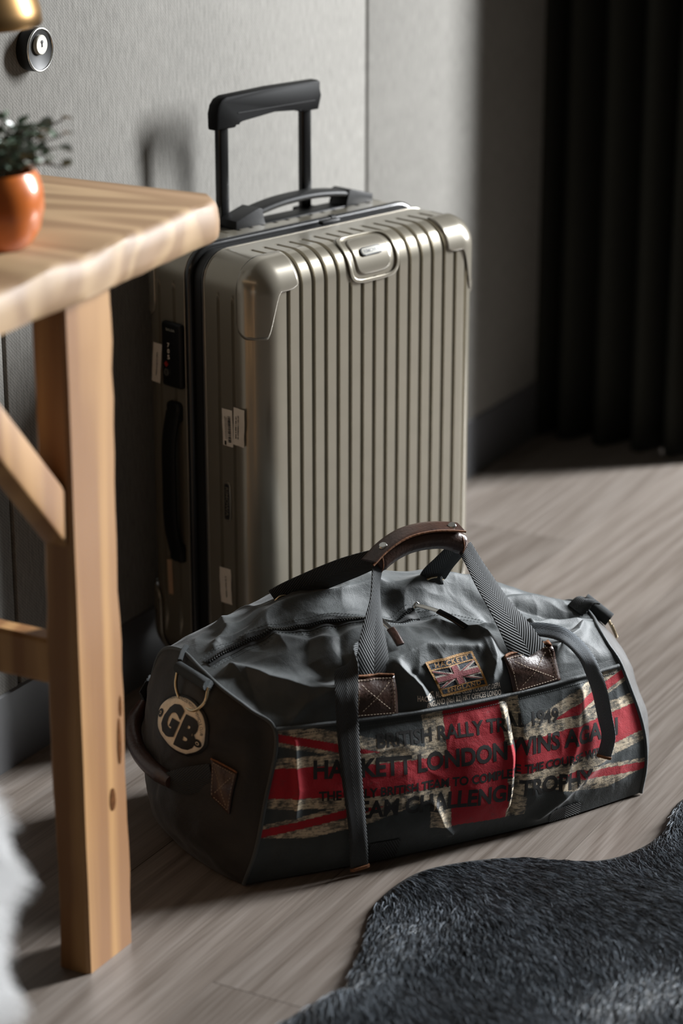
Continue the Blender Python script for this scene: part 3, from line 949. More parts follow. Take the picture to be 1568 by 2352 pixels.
def wrap_patch(name, u0, u1, a0, a1, off, mt, hole=None, rad_c=0.012, nu=24, na=26, thick=0.0025, parent=SCASE):
    """rounded-rectangle plate bent over the top front edge; a = arc position (negative on the top, positive down the front)"""
    def box_pt(u, a):
        return (u, SD + a, SZ1) if a < 0 else (u, SD, SZ1 - a)
    V, F = [], []
    uc, ac, hu, ha = (u0 + u1)/2, (a0 + a1)/2, (u1 - u0)/2, (a1 - a0)/2
    def rrect(rho, th):
        c, s = math.cos(th), math.sin(th)
        p = 5.0
        k = (abs(c)**p + abs(s)**p)**(-1/p)
        return uc + hu*rho*k*c, ac + ha*rho*k*s
    nt_ = 72
    rhos = np.linspace(hole if hole else 0.0, 1.0, 5 if hole else 14)
    G = np.array([[box_pt(*rrect(rh, 2*math.pi*t/nt_)) for t in range(nt_)] for rh in rhos])
    P, Nn = sround(G, None, SD, off)
    for i in range(len(rhos)):
        for t in range(nt_): V.append(S3(*P[i, t]))
    for i in range(len(rhos) - 1):
        for t in range(nt_):
            F.append((i*nt_ + t, i*nt_ + (t + 1) % nt_, (i + 1)*nt_ + (t + 1) % nt_, (i + 1)*nt_ + t))
    o = mk(name, V, F, mt, parent, True, recalc=True, merge=1e-5, sharp=50)
    md = o.modifiers.new('t', 'SOLIDIFY'); md.thickness = thick; md.offset = -1
    return o
bp_ = wrap_patch('badge_plate', 0.187, 0.256, -0.027, 0.046, 0.0012, M['guard'])
wrap_patch('plate_frame', 0.172, 0.271, -0.038, 0.057, 0.0022, M['shell'], hole=0.90)
# maker's badge: chrome pill with raised lettering
def pill(name, c, ax, ay, nrm, L, H, mt, th=0.002, parent=SCASE, lab=None):
    b = MB(); pts = []
    c, ax, ay, nrm = map(Vector, (c, ax, ay, nrm))
    for k in range(28):
        a = 2*math.pi*k/28
        sx = (L/2 - H/2)*(1 if math.cos(a) >= 0 else -1)
        pts.append(c + ax*(sx + H/2*math.cos(a)) + ay*(H/2*math.sin(a)))
    b.prism(pts, nrm*th, min(th, H*0.2)*0.4)
    return b.build(name, mt, parent, smooth=True)
def flat_text(body, name, c, ax, ay, nrm, w, h, mt, off, parent, bold=0.03):
    V, F = text_mesh(body, w, h, bold, seg=9)
    c, ax, ay, nrm = map(Vector, (c, ax, ay, nrm))
    P = [c + ax*(x - w/2) + ay*(y - h/2) + nrm*off for x, y in V]
    return mk(name, P, F, mt, parent, False)
a_b = 0.030
pb, nb_ = sround(np.array([[0.2235, SD, SZ1 - 0.012]]), None, SD, 0.0014)
nrm = Vector(S3(*nb_[0])); axb = Vector((1, 0, 0)); ayb = nrm.cross(axb)
if ayb.z < 0: ayb = -ayb
cb = Vector(S3(*pb[0])) + Vector((-0.002, 0, 0))
bd = pill('badge', cb, axb, ayb, nrm, 0.042, 0.0125, M['black_rubber'])
bin_ = pill('badge_inlay', cb + nrm*0.0017, axb, ayb, nrm, 0.038, 0.0092, M['dial'], 0.0006, bd)
flat_text('RIMOWA', 'lettering', cb + nrm*0.0024, axb, ayb, nrm, 0.030, 0.0055, M['ink'], 0.0, bd, 0.02)
# side emblem (vertical pill on the left side)
cs, ns = Vector(S3(0.0, 0.179, 0.325)), Vector((-1, 0, 0))
axs, ays = Vector((0, 0, -1)), Vector(S3(0, 1, 0))
sb = pill('side_badge', cs, axs, ays, ns, 0.058, 0.0135, M['guard'], 0.0022)
pill('badge_inlay', cs + ns*0.0020, axs, ays, ns, 0.052, 0.0095, M['black_rubber'], 0.0006, sb)
flat_text('RIMOWA', 'lettering', cs + ns*0.0028, axs, ays, ns, 0.042, 0.006, M['shell'], 0.0, sb, 0.02)

# combination lock
lk = MB(); lk.box(S3(-0.003, 0.0755, 0.513), (0.010, 0.041, 0.092), 0.0045, seg=3)
lock = lk.build('combination_lock', M['black_plastic'], SCASE, smooth=True)
for i in range(3):
    b = MB(); b.cyl(S3(-0.0046, 0.066, 0.5275 - i*0.0085), S3(-0.0046, 0.078, 0.5275 - i*0.0085), 0.0048, n=16)
    b.build('number_dial', M['black_plastic'], lock)
    flat_text('%d' % (7, 0, 5)[i], 'dial_number', S3(-0.0096, 0.0725, 0.5275 - i*0.0085), S3(0, 1, 0), (0, 0, 1), (-1, 0, 0), 0.0042, 0.0062, M['white_ink'], 0.0, lock, 0.02)
flat_text('SALSA', 'lettering', S3(-0.0083, 0.0755, 0.549), S3(0, 1, 0), (0, 0, 1), (-1, 0, 0), 0.018, 0.0034, M['dial'], 0.0, lock, 0.0)
b = MB(); b.box(S3(-0.0082, 0.066, 0.4995), (0.001, 0.006, 0.006), rot=Matrix.Rotation(rad(45), 3, 'X')); b.build('red_mark', M['redlogo'], lock)
b = MB(); b.cyl(S3(-0.007, 0.067, 0.488), S3(-0.0095, 0.067, 0.488), 0.0052, n=20); b.build('key_cylinder', M['chrome'], lock, smooth=True)
b = MB(); b.box(S3(-0.0098, 0.067, 0.488), (0.0006, 0.0012, 0.005)); b.build('keyhole', M['ink'], lock)

# side carry handle
sh = MB(); sh.box(S3(-0.001, 0.0755, 0.432), (0.016, 0.028, 0.028), 0.006, seg=3); sh.box(S3(-0.001, 0.0755, 0.225), (0.016, 0.028, 0.028), 0.006, seg=3)
shh = sh.build('side_handle', M['black_plastic'], SCASE, smooth=True)
ribbon('grip', [S3(-0.006, 0.0755, 0.432), S3(-0.0135, 0.0755, 0.40), S3(-0.016, 0.0755, 0.33), S3(-0.0135, 0.0755, 0.258), S3(-0.006, 0.0755, 0.225)], 0.027, S3(0, 1, 0), 0.007, M['black_plastic'], shh, seg=30)
# top carry handle
def top_handle():
    z = SZ1 - 0.0015
    root = MB()
    vc, w = 0.046, 0.036
    for u0, u1, s in ((0.128, 0.178, 1), (0.350, 0.400, -1)):
        ue, ui = (u0, u1) if s > 0 else (u1, u0)
        pts = [S3(ue, vc - w/2, z - 0.002), S3(ue, vc - w/2, z + 0.013), S3(ui - s*0.006, vc - w/2, z + 0.0255), S3(ui, vc - w/2, z + 0.024), S3(ui + s*0.002, vc - w/2, z + 0.007), S3(ui + s*0.006, vc - w/2, z + 0.003), S3(ui + s*0.008, vc - w/2, z - 0.002)]
        root.prism(pts, (0, -w, 0), 0.0015)
    root.box(S3(0.264, vc, z + 0.0005), (0.20, w - 0.002, 0.005), 0.001)
    h = root.build('carry_handle', M['black_plastic'], SCASE, smooth=True)
    arch = [(0.170, 0.017), (0.190, 0.0205), (0.220, 0.0245), (0.250, 0.0262), (0.285, 0.0262), (0.312, 0.0242), (0.340, 0.0205), (0.358, 0.017)]
    ribbon('grip', [S3(u, vc, z + q) for u, q in arch], 0.034, S3(0, 1, 0), 0.0105, M['black_plastic'], h, seg=40, na=10)
top_handle()
# trolley: two tubes, sleeves, moulded grip
for u in (0.139, 0.300):
    b = MB(); b.box(S3(u, 0.024, 0.722), (0.0185, 0.0125, 0.190), 0.004, seg=3)
    b.build('trolley_tube', M['anod'], SCASE, smooth=True)
    b = MB(); b.box(S3(u, 0.024, SZ1 - 0.004), (0.030, 0.024, 0.012), 0.003); b.build('tube_collar', M['black_plastic'], SCASE, smooth=True)
b = MB(); b.cyl(S3(0.3105, 0.024, 0.748), S3(0.3120, 0.024, 0.748), 0.0022, n=12); b.cyl(S3(0.3105, 0.024, 0.700), S3(0.3120, 0.024, 0.700), 0.0022, n=12)
b.build('rivet', M['chrome'], SCASE)
def grip():
    out = [(0.121, 0.800), (0.1205, 0.822), (0.124, 0.834), (0.131, 0.842), (0.140, 0.8455), (0.230, 0.8475), (0.318, 0.8480), (0.3215, 0.846), (0.3215, 0.826), (0.3185, 0.806),
           (0.286, 0.806), (0.2845, 0.811), (0.280, 0.8145), (0.230, 0.8135), (0.168, 0.8125), (0.161, 0.8105), (0.158, 0.8060), (0.1565, 0.800)]
    b = MB(); b.prism([S3(u, 0.014, z) for u, z in out], (0, -0.022, 0), 0.0045)
    g = b.build('trolley_grip', M['grip_plastic'], SCASE, smooth=True)
    ln = MB(); ln.box(S3(0.235, 0.0363, 0.8205), (0.150, 0.0006, 0.0009)); ln.build('parting_line', M['black_rubber'], g)
grip()
# side knob on the right
lathe_o = lathe('side_foot', [(0.0, 0.015), (0.006, 0.0145), (0.011, 0.011), (0.013, 0.004), (0.0135, -0.003), (0, -0.003)], M['guard'], SCASE, n=24, axis='X')
lathe_o.location = S3(SU, 0.200, 0.556); lathe_o.scale = (1, 1, 1.7)
# luggage stickers
def sticker(v0, z0, v1, z1, tilt, mt=M['paper'], prt=None):
    """paper sticker on the left side between (v0,z0) top-left and (v1,z1) bottom-right"""
    V, F = [], []
    n = 8; m = 10
    cv, cz, w, h = (v0 + v1)/2, (z0 + z1)/2, abs(v1 - v0), abs(z0 - z1)
    ct, st_ = math.cos(tilt), math.sin(tilt)
    def P(a, b_, lift=0.0):
        x, y = (a - 0.5)*w, (b_ - 0.5)*h
        q = vnoise(np.array([[a*3 + cv*90, b_*5, cz*20]]), 3)[0]
        return S3(-0.0012 - lift - 0.0006*abs(q), cv + x*ct - y*st_, cz + x*st_ + y*ct)
    for i in range(m):
        for j in range(n):
            a = j/(n - 1); b_ = i/(m - 1)
            e = 0.03*vnoise(np.array([[b_*6, cz*70, a*2]]), 4)[0] if j in (0, n - 1) else 0
            V.append(P(a + e, b_ + (0.02*vnoise(np.array([[a*7, cv*70, 1.0]]), 5)[0] if i in (0, m - 1) else 0)))
    for i in range(m - 1):
        for j in range(n - 1):
            k = i*n + j; F.append((k, k + 1, k + n + 1, k + n))
    o = mk('luggage_sticker', V, F, mt, SCASE, True, recalc=True)
    if prt:
        PV, PF = [], []
        def rect(a0, a1, b0, b1):
            k = len(PV)
            PV.extend([P(a0, b0, 0.0007), P(a1, b0, 0.0007), P(a1, b1, 0.0007), P(a0, b1, 0.0007)]); PF.append((k, k + 1, k + 2, k + 3))
        rs = random.Random(int(cz*1e4))
        if prt == 'bar':
            y = 0.12
            while y < 0.84:
                t = rs.choice((0.008, 0.012, 0.02, 0.028)); rect(0.56, 0.84, y, y + t); y += t + rs.choice((0.008, 0.012, 0.02))
            for a in (0.28, 0.42):
                y = 0.2
                while y < 0.8:
                    t = rs.uniform(0.01, 0.03); rect(a, a + 0.05, y, y + t); y += t + 0.012
            rect(0.18, 0.36, 0.03, 0.14)
        else:
            for a in ((0.22, 0.42) if prt == 'text' else (0.5,)):
                y = 0.18
                while y < 0.78:
                    t = rs.uniform(0.012, 0.03); rect(a, a + 0.09, y, y + t); y += t + rs.choice((0.01, 0.012, 0.03))
        mk('sticker_print', PV, PF, M['ink'], o, False)
    return o
sticker(0.029, 0.523, 0.047, 0.466, -0.10, prt='line')
sticker(0.171, 0.457, 0.1915, 0.405, 0.03, prt='bar')
sticker(0.193, 0.463, 0.2145, 0.410, -0.03, prt='text')
sticker(0.050, 0.208, 0.0605, 0.156, 0.05, mt=plain('tan_sticker', (0.7, 0.47, 0.3), 0.7, var=0.1), prt=None)
sticker(0.161, 0.226, 0.184, 0.174, 0.04, prt='line')
# wheels
for u, v in ((0.050, 0.040), (SU - 0.050, 0.040), (0.050, SD - 0.040), (SU - 0.050, SD - 0.040)):
    b = MB(); b.cyl(S3(u - 0.011, v, 0.024), S3(u + 0.011, v, 0.024), 0.024, n=28)
    b.build('wheel', M['black_rubber'], SCASE, smooth=True)
    b = MB(); b.box(S3(u, v, 0.052), (0.046, 0.046, 0.026), 0.008, seg=3)
    b.build('wheel_housing', M['black_plastic'], SCASE, smooth=True)

# ------------------------------------------------------------------ canvas weekend bag
BAG = empty('duffel_bag', (-1.36, 2.246, 0), math.atan2(0.8, 0.6),
            'slate canvas weekend bag with worn flag print standing before the suitcase', 'bag')
# local axes: x along the front, y towards the back, z up
TK = np.array([0, .25, .5, .75, 1, 1.3, 1.6, 2, 2.5, 3, 3.5, 4])
TL_ = np.array([0, .05, .10, .15, .195, .235, .28, .355, .43, .50, .61, .76])     # arc length at those rows
ST_S = np.array([0, .27, .5, .75, 1.0])
ST_P = np.array([
 [(.010,.003),(-.002,.05),(-.002,.10),(.002,.153),(.006,.203),(.030,.224),(.070,.237),(.115,.247),(.185,.249),(.250,.215),(.295,.12),(.290,.003)],
 [(.000,.003),(-.018,.05),(-.019,.10),(-.011,.150),(.000,.196),(.016,.232),(.050,.264),(.122,.281),(.195,.291),(.262,.262),(.315,.15),(.310,.003)],
 [(.000,.003),(-.017,.05),(-.017,.10),(-.010,.150),(.002,.191),(.016,.228),(.050,.262),(.135,.270),(.200,.298),(.268,.270),(.320,.16),(.315,.003)],
 [(.006,.003),(-.003,.05),(-.002,.098),(.004,.147),(.013,.190),(.024,.225),(.055,.247),(.125,.237),(.195,.264),(.260,.240),(.310,.14),(.305,.003)],
 [(.030,.003),(.024,.040),(.025,.088),(.029,.143),(.033,.190),(.050,.215),(.080,.226),(.125,.221),(.190,.218),(.250,.188),(.300,.11),(.295,.006)]])
UL = cr([0, .5, 1, 1.3, 1.6, 2, 2.5, 3, 4], [0, .022, .042, .020, .002, -.008, -.012, -.016, -.012], np.linspace(0, 4, 401))
UR = cr([0, .5, 1, 1.3, 1.6, 2, 2.5, 3, 4], [.572, .573, .541, .530, .532, .549, .558, .564, .566], np.linspace(0, 4, 401))
FOLDS = [  # (u,t) polyline, half width, height
 ([(.020, 1.80), (.055, 1.52), (.095, 1.36), (.135, 1.30)], .012, .011),
 ([(.130, 1.33), (.085, 1.22), (.062, 1.04)], .008, .005),
 ([(.440, 1.36), (.490, 1.52), (.530, 1.80)], .010, .009),
 ([(.430, 1.72), (.480, 1.86), (.545, 1.92)], .009, .007),
 ([(.455, 1.52), (.500, 1.72), (.530, 1.86)], .007, -.006),
 ([(.265, 1.98), (.300, 1.99)], .018, -.010),
 ([(.300, 1.80), (.352, 1.62), (.350, 1.38), (.338, 1.22)], .009, .007),
 ([(.215, 1.42), (.238, 1.24), (.246, 1.04)], .007, .006),
 ([(.232, 1.36), (.255, 1.18)], .005, -.004),
 ([(.200, 1.46), (.260, 1.56), (.330, 1.50)], .008, .005),
 ([(.363, .98), (.369, .60), (.360, .18)], .006, -.007),
 ([(.348, .96), (.356, .55), (.350, .25)], .006, .003),
 ([(.244, .36), (.256, .22), (.270, .14)], .006, .005),
 ([(.065, .90), (.066, .60), (.060, .45)], .005, .004),
 ([(.470, .95), (.455, .55), (.430, .25)], .010, .004),
 ([(.500, .42), (.440, .22), (.400, .08)], .010, .006),
 ([(.130, 1.90), (.105, 1.62), (.120, 1.45)], .014, -.006),
 ([(.170, 1.90), (.150, 1.62), (.152, 1.45)], .010, -.005),
 ([(.090, 1.95), (.150, 1.78), (.220, 1.80)], .010, .004),
 ([(.060, 2.15), (.120, 2.35), (.200, 2.28), (.260, 2.38)], .012, .005),
 ([(.280, 2.22), (.330, 2.45), (.400, 2.52)], .012, .006),
 ([(.020, 2.20), (.050, 2.40), (.060, 2.70)], .010, .006),
 ([(.400, 2.06), (.450, 2.22), (.520, 2.10)], .010, -.006),
 ([(.440, 2.40), (.480, 2.50), (.530, 2.46)], .008, -.007),
 ([(.380, 1.90), (.420, 1.80), (.430, 1.66)], .010, .006),
]
def bag_grid(S, T):
    V1 = np.array([cr(TK, P, T) for P in ST_P])                 # (5, nt, 2)
    VZ = cr(ST_S, V1, S)                                        # (ns, nt, 2)
    ul = np.interp(T, np.linspace(0, 4, 401), UL); ur = np.interp(T, np.linspace(0, 4, 401), UR)
    U = ul[None] + (ur - ul)[None]*S[:, None]
    P = np.stack([U, VZ[..., 0], VZ[..., 1]], -1)
    dS = np.gradient(P, S, axis=0); dT = np.gradient(P, T, axis=1)
    Nn = np.cross(dS, dT); Nn /= np.linalg.norm(Nn, axis=-1, keepdims=True)   # outward (checked: front normal is -y)
    L = np.interp(T, TK, TL_)[None] + 0*U
    q = np.stack([U, L, 0*U], -1)
    top = np.clip((T - 1.05)/0.3, 0, 1)*np.clip((3.6 - T)/0.4, 0, 1)
    fr = np.clip((0.98 - T)/0.1, 0, 1)*np.clip((T - 0.02)/0.15, 0, 1)
    w1 = vnoise(q*np.array([16, 11, 1.0]) + 0.35*vnoise(q*9, 31)[..., None], 32)
    w2 = vnoise(q*np.array([26, 34, 1.0]) + 0.8*vnoise(q*14, 33)[..., None], 34)
    w3 = vnoise(q*np.array([60, 48, 1.0]) + 0.8*vnoise(q*30, 35)[..., None], 36)
    H = (0.0075*(0.5 - np.abs(w1)) + 0.0028*(0.4 - np.abs(w2)) + 0.0005*w3)*top[None]
    H = H + (0.0028*w1 + 0.0014*(0.4 - np.abs(w2)) + 0.0003*w3)*fr[None]
    for pl, w, h in FOLDS:
        pl = np.array([(a, np.interp(t, TK, TL_)) for a, t in pl])
        d = np.full(U.shape, 9.0)
        for a, b in zip(pl[:-1], pl[1:]):
            ab = b - a; k = np.clip(((U - a[0])*ab[0] + (L - a[1])*ab[1])/(ab @ ab), 0, 1)
            d = np.minimum(d, np.hypot(U - a[0] - k*ab[0], L - a[1] - k*ab[1]))
        x = d/w
        H = H + 1.25*h*np.exp(-np.abs(x)**1.5)
    edge = np.clip(S/0.05, 0, 1)*np.clip((1 - S)/0.05, 0, 1)
    seam = 1 - 0.85*np.exp(-((T - 1)/0.07)**2)
    P = P + Nn*(H*edge[:, None]*seam[None]*np.clip(T/0.08, 0, 1)[None])[..., None]
    P[..., 2] = np.maximum(P[..., 2], 0.001)
    return P, Nn
NS, NTF, NT1, NT2, NT3 = 440, 170, 110, 100, 40
BS = np.linspace(0, 1, NS)
BT = np.concatenate([np.linspace(0, 1, NTF), np.linspace(1, 2, NT1)[1:], np.linspace(2, 3, NT2)[1:], np.linspace(3, 4, NT3)[1:]])
BP, BN = bag_grid(BS, BT)
def sub_panel(name, t0, t1, m, col=None):
    js = [j for j, t in enumerate(BT) if t0 - 1e-9 <= t <= t1 + 1e-9]
    V = BP[:, js].reshape(-1, 3); n = len(js)
    i, j = np.meshgrid(np.arange(NS - 1), np.arange(n - 1), indexing='ij')
    a = (i*n + j).ravel()
    F = np.stack([a, a + n, a + n + 1, a + 1], 1)
    me = bpy.data.meshes.new(name)
    me.vertices.add(len(V)); me.vertices.foreach_set('co', V.astype(np.float32).ravel())
    me.loops.add(F.size); me.loops.foreach_set('vertex_index', F.astype(np.int32).ravel())
    me.polygons.add(len(F)); me.polygons.foreach_set('loop_start', np.arange(0, F.size, 4, dtype=np.int32))
    me.update(calc_edges=True)
    me.polygons.foreach_set('use_smooth', [True]*len(F))
    if col is not None:
        ca = me.color_attributes.new('print', 'FLOAT_COLOR', 'POINT')
        C4 = np.concatenate([col[:, js], np.ones((NS, n, 1))], -1)
        ca.data.foreach_set('color', C4.astype(np.float32).ravel())
    return link(name, me, m, BAG)

# worn union flag printed on the front pocket
def flag_colors():
    U, Z = BP[..., 0], BP[..., 2]
    uu = np.array([0, .07, .16, .24, .384, .48, .57])
    zb = np.interp(U, uu, [.070, .060, .047, .042, .027, .028, .042])
    zt = np.interp(U, uu, [.206, .202, .196, .190, .189, .190, .191])
    b = (Z - zb)/(zt - zb)*2 - 1
    a = np.where(U < .305, (U - .305)/(.305 - .015), (U - .305)/(.565 - .305))
    C = np.zeros(U.shape + (3,))
    inside = (np.abs(b) < 1) & (BT[None] < 0.985)
    x, y = a*30, b*15
    wh = np.zeros(U.shape, bool); rd = wh.copy()
    L = math.hypot(30, 15)
    d1 = (15*x - 30*y)/L; d2 = (15*x + 30*y)/L      # signed distances to the diagonals
    wh |= (np.abs(d1) < 2.9) | (np.abs(d2) < 2.9)
    s = np.where(x < 0, 1, -1)
    rd |= ((d1*s > -1.9) & (d1*s < 0.1) & (x*y > 0)) | ((d2*-s > -0.1) & (d2*-s < 1.9) & (x*y < 0))
    xv = np.abs(U - np.interp(Z, [.03, .19], [.309, .305])); hw = .0405
    crossw = (np.abs(b) < .46) | (xv < .070)
    wh |= crossw; rd &= ~crossw
    rd |= (np.abs(b) < .27) | (xv < hw)
    C[..., 0] = (wh & ~rd & inside); C[..., 1] = rd & inside
    return C
sub_panel('front_pocket', 0, 1, M['canvas_print'], flag_colors())
sub_panel('top_front_panel', 1, 2, M['canvas'])
sub_panel('top_back_panel', 2, 3, M['canvas'])
sub_panel('back_panel', 3, 4, M['canvas'])
def bag_cap(name, si, sgn, bulge, base_bulge):
    loop = BP[si]                                               # (nt,3)
    js = np.arange(0, len(BT), 2)
    B = loop[js]
    nb = 24
    bot = np.array([B[-1] + (B[0] - B[-1])*k/nb for k in range(1, nb)])
    kk = np.arange(1, nb)/nb
    bot[:, 0] += sgn*base_bulge*np.sin(np.pi*kk)**0.8
    ring = np.concatenate([B, bot]); n = len(ring)
    c = np.array([ring[:, 0].mean(), .150, .110])
    nr = 34
    V = []
    for k in range(nr):
        r = 1 - k/(nr - 1)
        p = c + (ring - c)*r
        p[:, 0] = ring[:, 0]*r**1.5 + c[0]*(1 - r**1.5)
        # ring keeps its own x near the rim, dome outwards inside
        h = (1 - r**2.2)
        p[:, 0] = p[:, 0] + sgn*bulge*h
        q = np.stack([p[:, 1]*22, p[:, 2]*22, 0*p[:, 1] + si], 1)
        p[:, 0] += sgn*(0.004*vnoise(q, 41) + 0.002*vnoise(q*2.3, 42))*min(1, (1 - r)*6)
        p[:, 2] = np.maximum(p[:, 2], 0.001)
        V.append(p)
    V = np.concatenate(V)
    F = []
    for k in range(nr - 1):
        for i in range(n):
            F.append((k*n + i, k*n + (i + 1) % n, (k + 1)*n + (i + 1) % n, (k + 1)*n + i))
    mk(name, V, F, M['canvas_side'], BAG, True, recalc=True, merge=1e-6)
    return B
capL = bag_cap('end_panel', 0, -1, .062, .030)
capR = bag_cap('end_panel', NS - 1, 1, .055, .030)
# bottom
def bag_bottom():
    A, B = BP[:, 0], BP[:, -1]
    V = np.concatenate([A, B]); F = [(i, i + 1, NS + i + 1, NS + i) for i in range(NS - 1)]
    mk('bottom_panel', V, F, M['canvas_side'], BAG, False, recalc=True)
bag_bottom()
# ---- everything sewn on: placed by casting onto the bag's own surface
def body_bvh():
    vs, fs = [], []
    for o in BAG.children:
        k = len(vs)
        vs += [v.co.copy() for v in o.data.vertices]; fs += [[k + i for i in p.vertices] for p in o.data.polygons]
    return BVHTree.FromPolygons(vs, fs)
BV = body_bvh()
class Face:
    """2-D frame thrown onto the bag along direction d"""
    def __init__(s, o, ax, ay, d):
        s.o, s.ax, s.ay, s.d = Vector(o), Vector(ax), Vector(ay), Vector(d).normalized()
    def __call__(s, a, b, off=0.0):
        q = s.o + s.ax*a + s.ay*b - s.d*0.35
        h = BV.ray_cast(q, s.d)
        if h[0] is None:
            h = BV.find_nearest(s.o + s.ax*a + s.ay*b)
        n = h[1].normalized()
        if n.dot(s.d) > 0: n = -n
        n = (n*0.5 - s.d*0.5).normalized()
        return h[0] + n*off
FRONT = Face((0, 0, 0), (1, 0, 0), (0, 0, 1), (0, 1, 0))
TOPF = Face((0, 0, 0.25), (1, 0, 0), (0, 1, 0), (0, 0.25, -1))
END = Face((-.038, .105, .184), (.25702, -.94522, -.20123), (.31097, -.11626, .94328), (.91501, .30502, -.26406))
END2 = Face((-.02, 0, 0), (0, -1, 0), (0, 0, 1), (0.8, 0.6, 0))

def bil(c, s, t):
    """corners TL, TR, BR, BL"""
    tl, tr, br, bl = [np.array(p, float) for p in c]
    p = (tl*(1 - s) + tr*s)*(1 - t) + (bl*(1 - s) + br*s)*t
    return p
def quad_patch(name, face, c, off, mt, parent, nx=14, ny=14, thick=0.0016, s0=0, s1=1, t0=0, t1=1, sag=0.0):
    V, F = [], []
    for i in range(ny):
        for j in range(nx):
            s, t = s0 + (s1 - s0)*j/(nx - 1), t0 + (t1 - t0)*i/(ny - 1)
            p = bil(c, s, t)
            V.append(face(p[0], p[1], off + sag*(math.sin(math.pi*s)*math.sin(math.pi*t))))
    for i in range(ny - 1):
        for j in range(nx - 1):
            a = i*nx + j; F.append((a, a + nx, a + nx + 1, a + 1))
    o = mk(name, V, F, mt, parent, True)
    if thick:
        md = o.modifiers.new('t', 'SOLIDIFY'); md.thickness = thick; md.offset = -1
    return o
def poly_strip(face, pts, w, off, V, F):
    """flat strip along 2-D points collected into V,F"""
    pts = np.asarray(pts, float)
    T = np.gradient(pts, axis=0); T /= np.linalg.norm(T, axis=1)[:, None]
    Nn = np.stack([-T[:, 1], T[:, 0]], 1)
    k = len(V)
    for p, n in zip(pts, Nn):
        V.append(face(*(p + n*w/2), off)); V.append(face(*(p - n*w/2), off))
    for i in range(len(pts) - 1):
        F.append((k + 2*i, k + 2*i + 1, k + 2*i + 3, k + 2*i + 2))
def dashes(face, pts, off, V, F, step=0.0042, dash=0.0026, r=0.0005):
    """running stitch: little raised prisms along a polyline"""
    P = np.asarray(pts, float); L = np.concatenate([[0], np.cumsum(np.linalg.norm(np.diff(P, axis=0), axis=1))])
    x = step*0.3
    while x + dash < L[-1]:
        q = [np.array([np.interp(x + dash*k, L, P[:, 0]), np.interp(x + dash*k, L, P[:, 1])]) for k in (0, .5, 1)]
        t = q[2] - q[0]; t /= (np.linalg.norm(t) + 1e-9); n = np.array([-t[1], t[0]])*r
        k = len(V)
        for m, pp in enumerate(q):
            lift = off + (r*1.6 if m == 1 else r*0.6)
            V.extend([face(*(pp + n), off - r*0.3), face(*pp, lift), face(*(pp - n), off - r*0.3)])
        for m in (0, 1):
            a = k + 3*m
            F.append((a, a + 1, a + 4, a + 3)); F.append((a + 1, a + 2, a + 5, a + 4))
        x += step
def lettering(body, name, face, base, height, mt, parent, off=0.00022, bold=0.02, width=None, spacing=1.0, seg=0.004, shear=None):
    """text along a 2-D baseline polyline"""
    B = np.asarray(base, float)
    L = np.concatenate([[0], np.cumsum(np.linalg.norm(np.diff(B, axis=0), axis=1))])
    w = L[-1]
    V2, F2 = text_mesh(body, w, height, bold, seg, spacing)
    P = []
    for x, y in V2:
        p = np.array([np.interp(x, L, B[:, 0]), np.interp(x, L, B[:, 1])])
        e = 0.01
        t = np.array([np.interp(min(x + e, w), L, B[:, 0]) - np.interp(max(x - e, 0), L, B[:, 0]), np.interp(min(x + e, w), L, B[:, 1]) - np.interp(max(x - e, 0), L, B[:, 1])])
        t /= np.linalg.norm(t); n = np.array([-t[1], t[0]])
        q = p + n*y
        P.append(face(q[0], q[1], off))
    return mk(name, P, F2, mt, parent, False)

# printed lines on the front pocket
lettering('BRITISH RALLY TRIAL 1949', 'printed_lettering', FRONT, [(.171, .159), (.297, .152), (.432, .143)], .0185, M['ink_print'], BAG, bold=.03)
lettering('HACKETT LONDON WINS AGAIN', 'printed_lettering', FRONT, [(.086, .133), (.221, .120), (.343, .113), (.527, .101)], .0240, M['ink_print'], BAG, bold=.035)
lettering('THE ONLY BRITISH TEAM TO COMPLETE THE COURSE WINS', 'printed_lettering', FRONT, [(.091, .105), (.305, .090), (.509, .080)], .0125, M['ink_print'], BAG, bold=.035)
lettering('TEAM CHALLENGE TROPHY', 'printed_lettering', FRONT, [(.121, .077), (.305, .060), (.479, .047)], .0235, M['ink_print'], BAG, bold=.035)
lettering('HACKETT AUTOMOBILE CLUB TOURING DEPA', 'pale_lettering', FRONT, [(.232, .2065), (.290, .2050), (.351, .2020)], .0075, M['white_ink'], BAG, off=.0003, bold=.008, seg=.003)
lettering('ENGLAND (No1 &2) HKT OFFICES LONDO', 'pale_lettering', FRONT, [(.244, .1975), (.295, .1965), (.351, .1930)], .0070, M['white_ink'], BAG, off=.0003, bold=.008, seg=.003)

# embroidered patch
EC = [(.252, .247), (.319, .249), (.330, .2105), (.267, .207)]
EP = quad_patch('embroidered_patch', FRONT, EC, .0020, M['patch_navy'], BAG, 24, 18, .0022)
def ec(s, t): return tuple(bil(EC, s, t))
def sub(name, rects, off, mt):
    V, F = [], []
    for r in rects:
        r = np.asarray(r, float); k = len(V)
        nx = 14; ny = 6
        for i in range(ny):
            for j in range(nx):
                p = bil(r, j/(nx - 1), i/(ny - 1)); p = ec(p[0], p[1]); V.append(FRONT(p[0], p[1], off))
        for i in range(ny - 1):
            for j in range(nx - 1):
                a = k + i*nx + j; F.append((a, a + nx, a + nx + 1, a + 1))
    return mk(name, V, F, mt, EP, True)
def rc(s0, t0, s1, t1): return [(s0, t0), (s1, t0), (s1, t1), (s0, t1)]
sub('gold_border', [rc(-.015, -.02, 1.015, .05), rc(-.015, .95, 1.015, 1.02), rc(-.015, 0, .030, 1), rc(.970, 0, 1.015, 1), rc(0, .215, 1, .250), rc(0, .775, 1, .810)], .0027, M['patch_gold'])
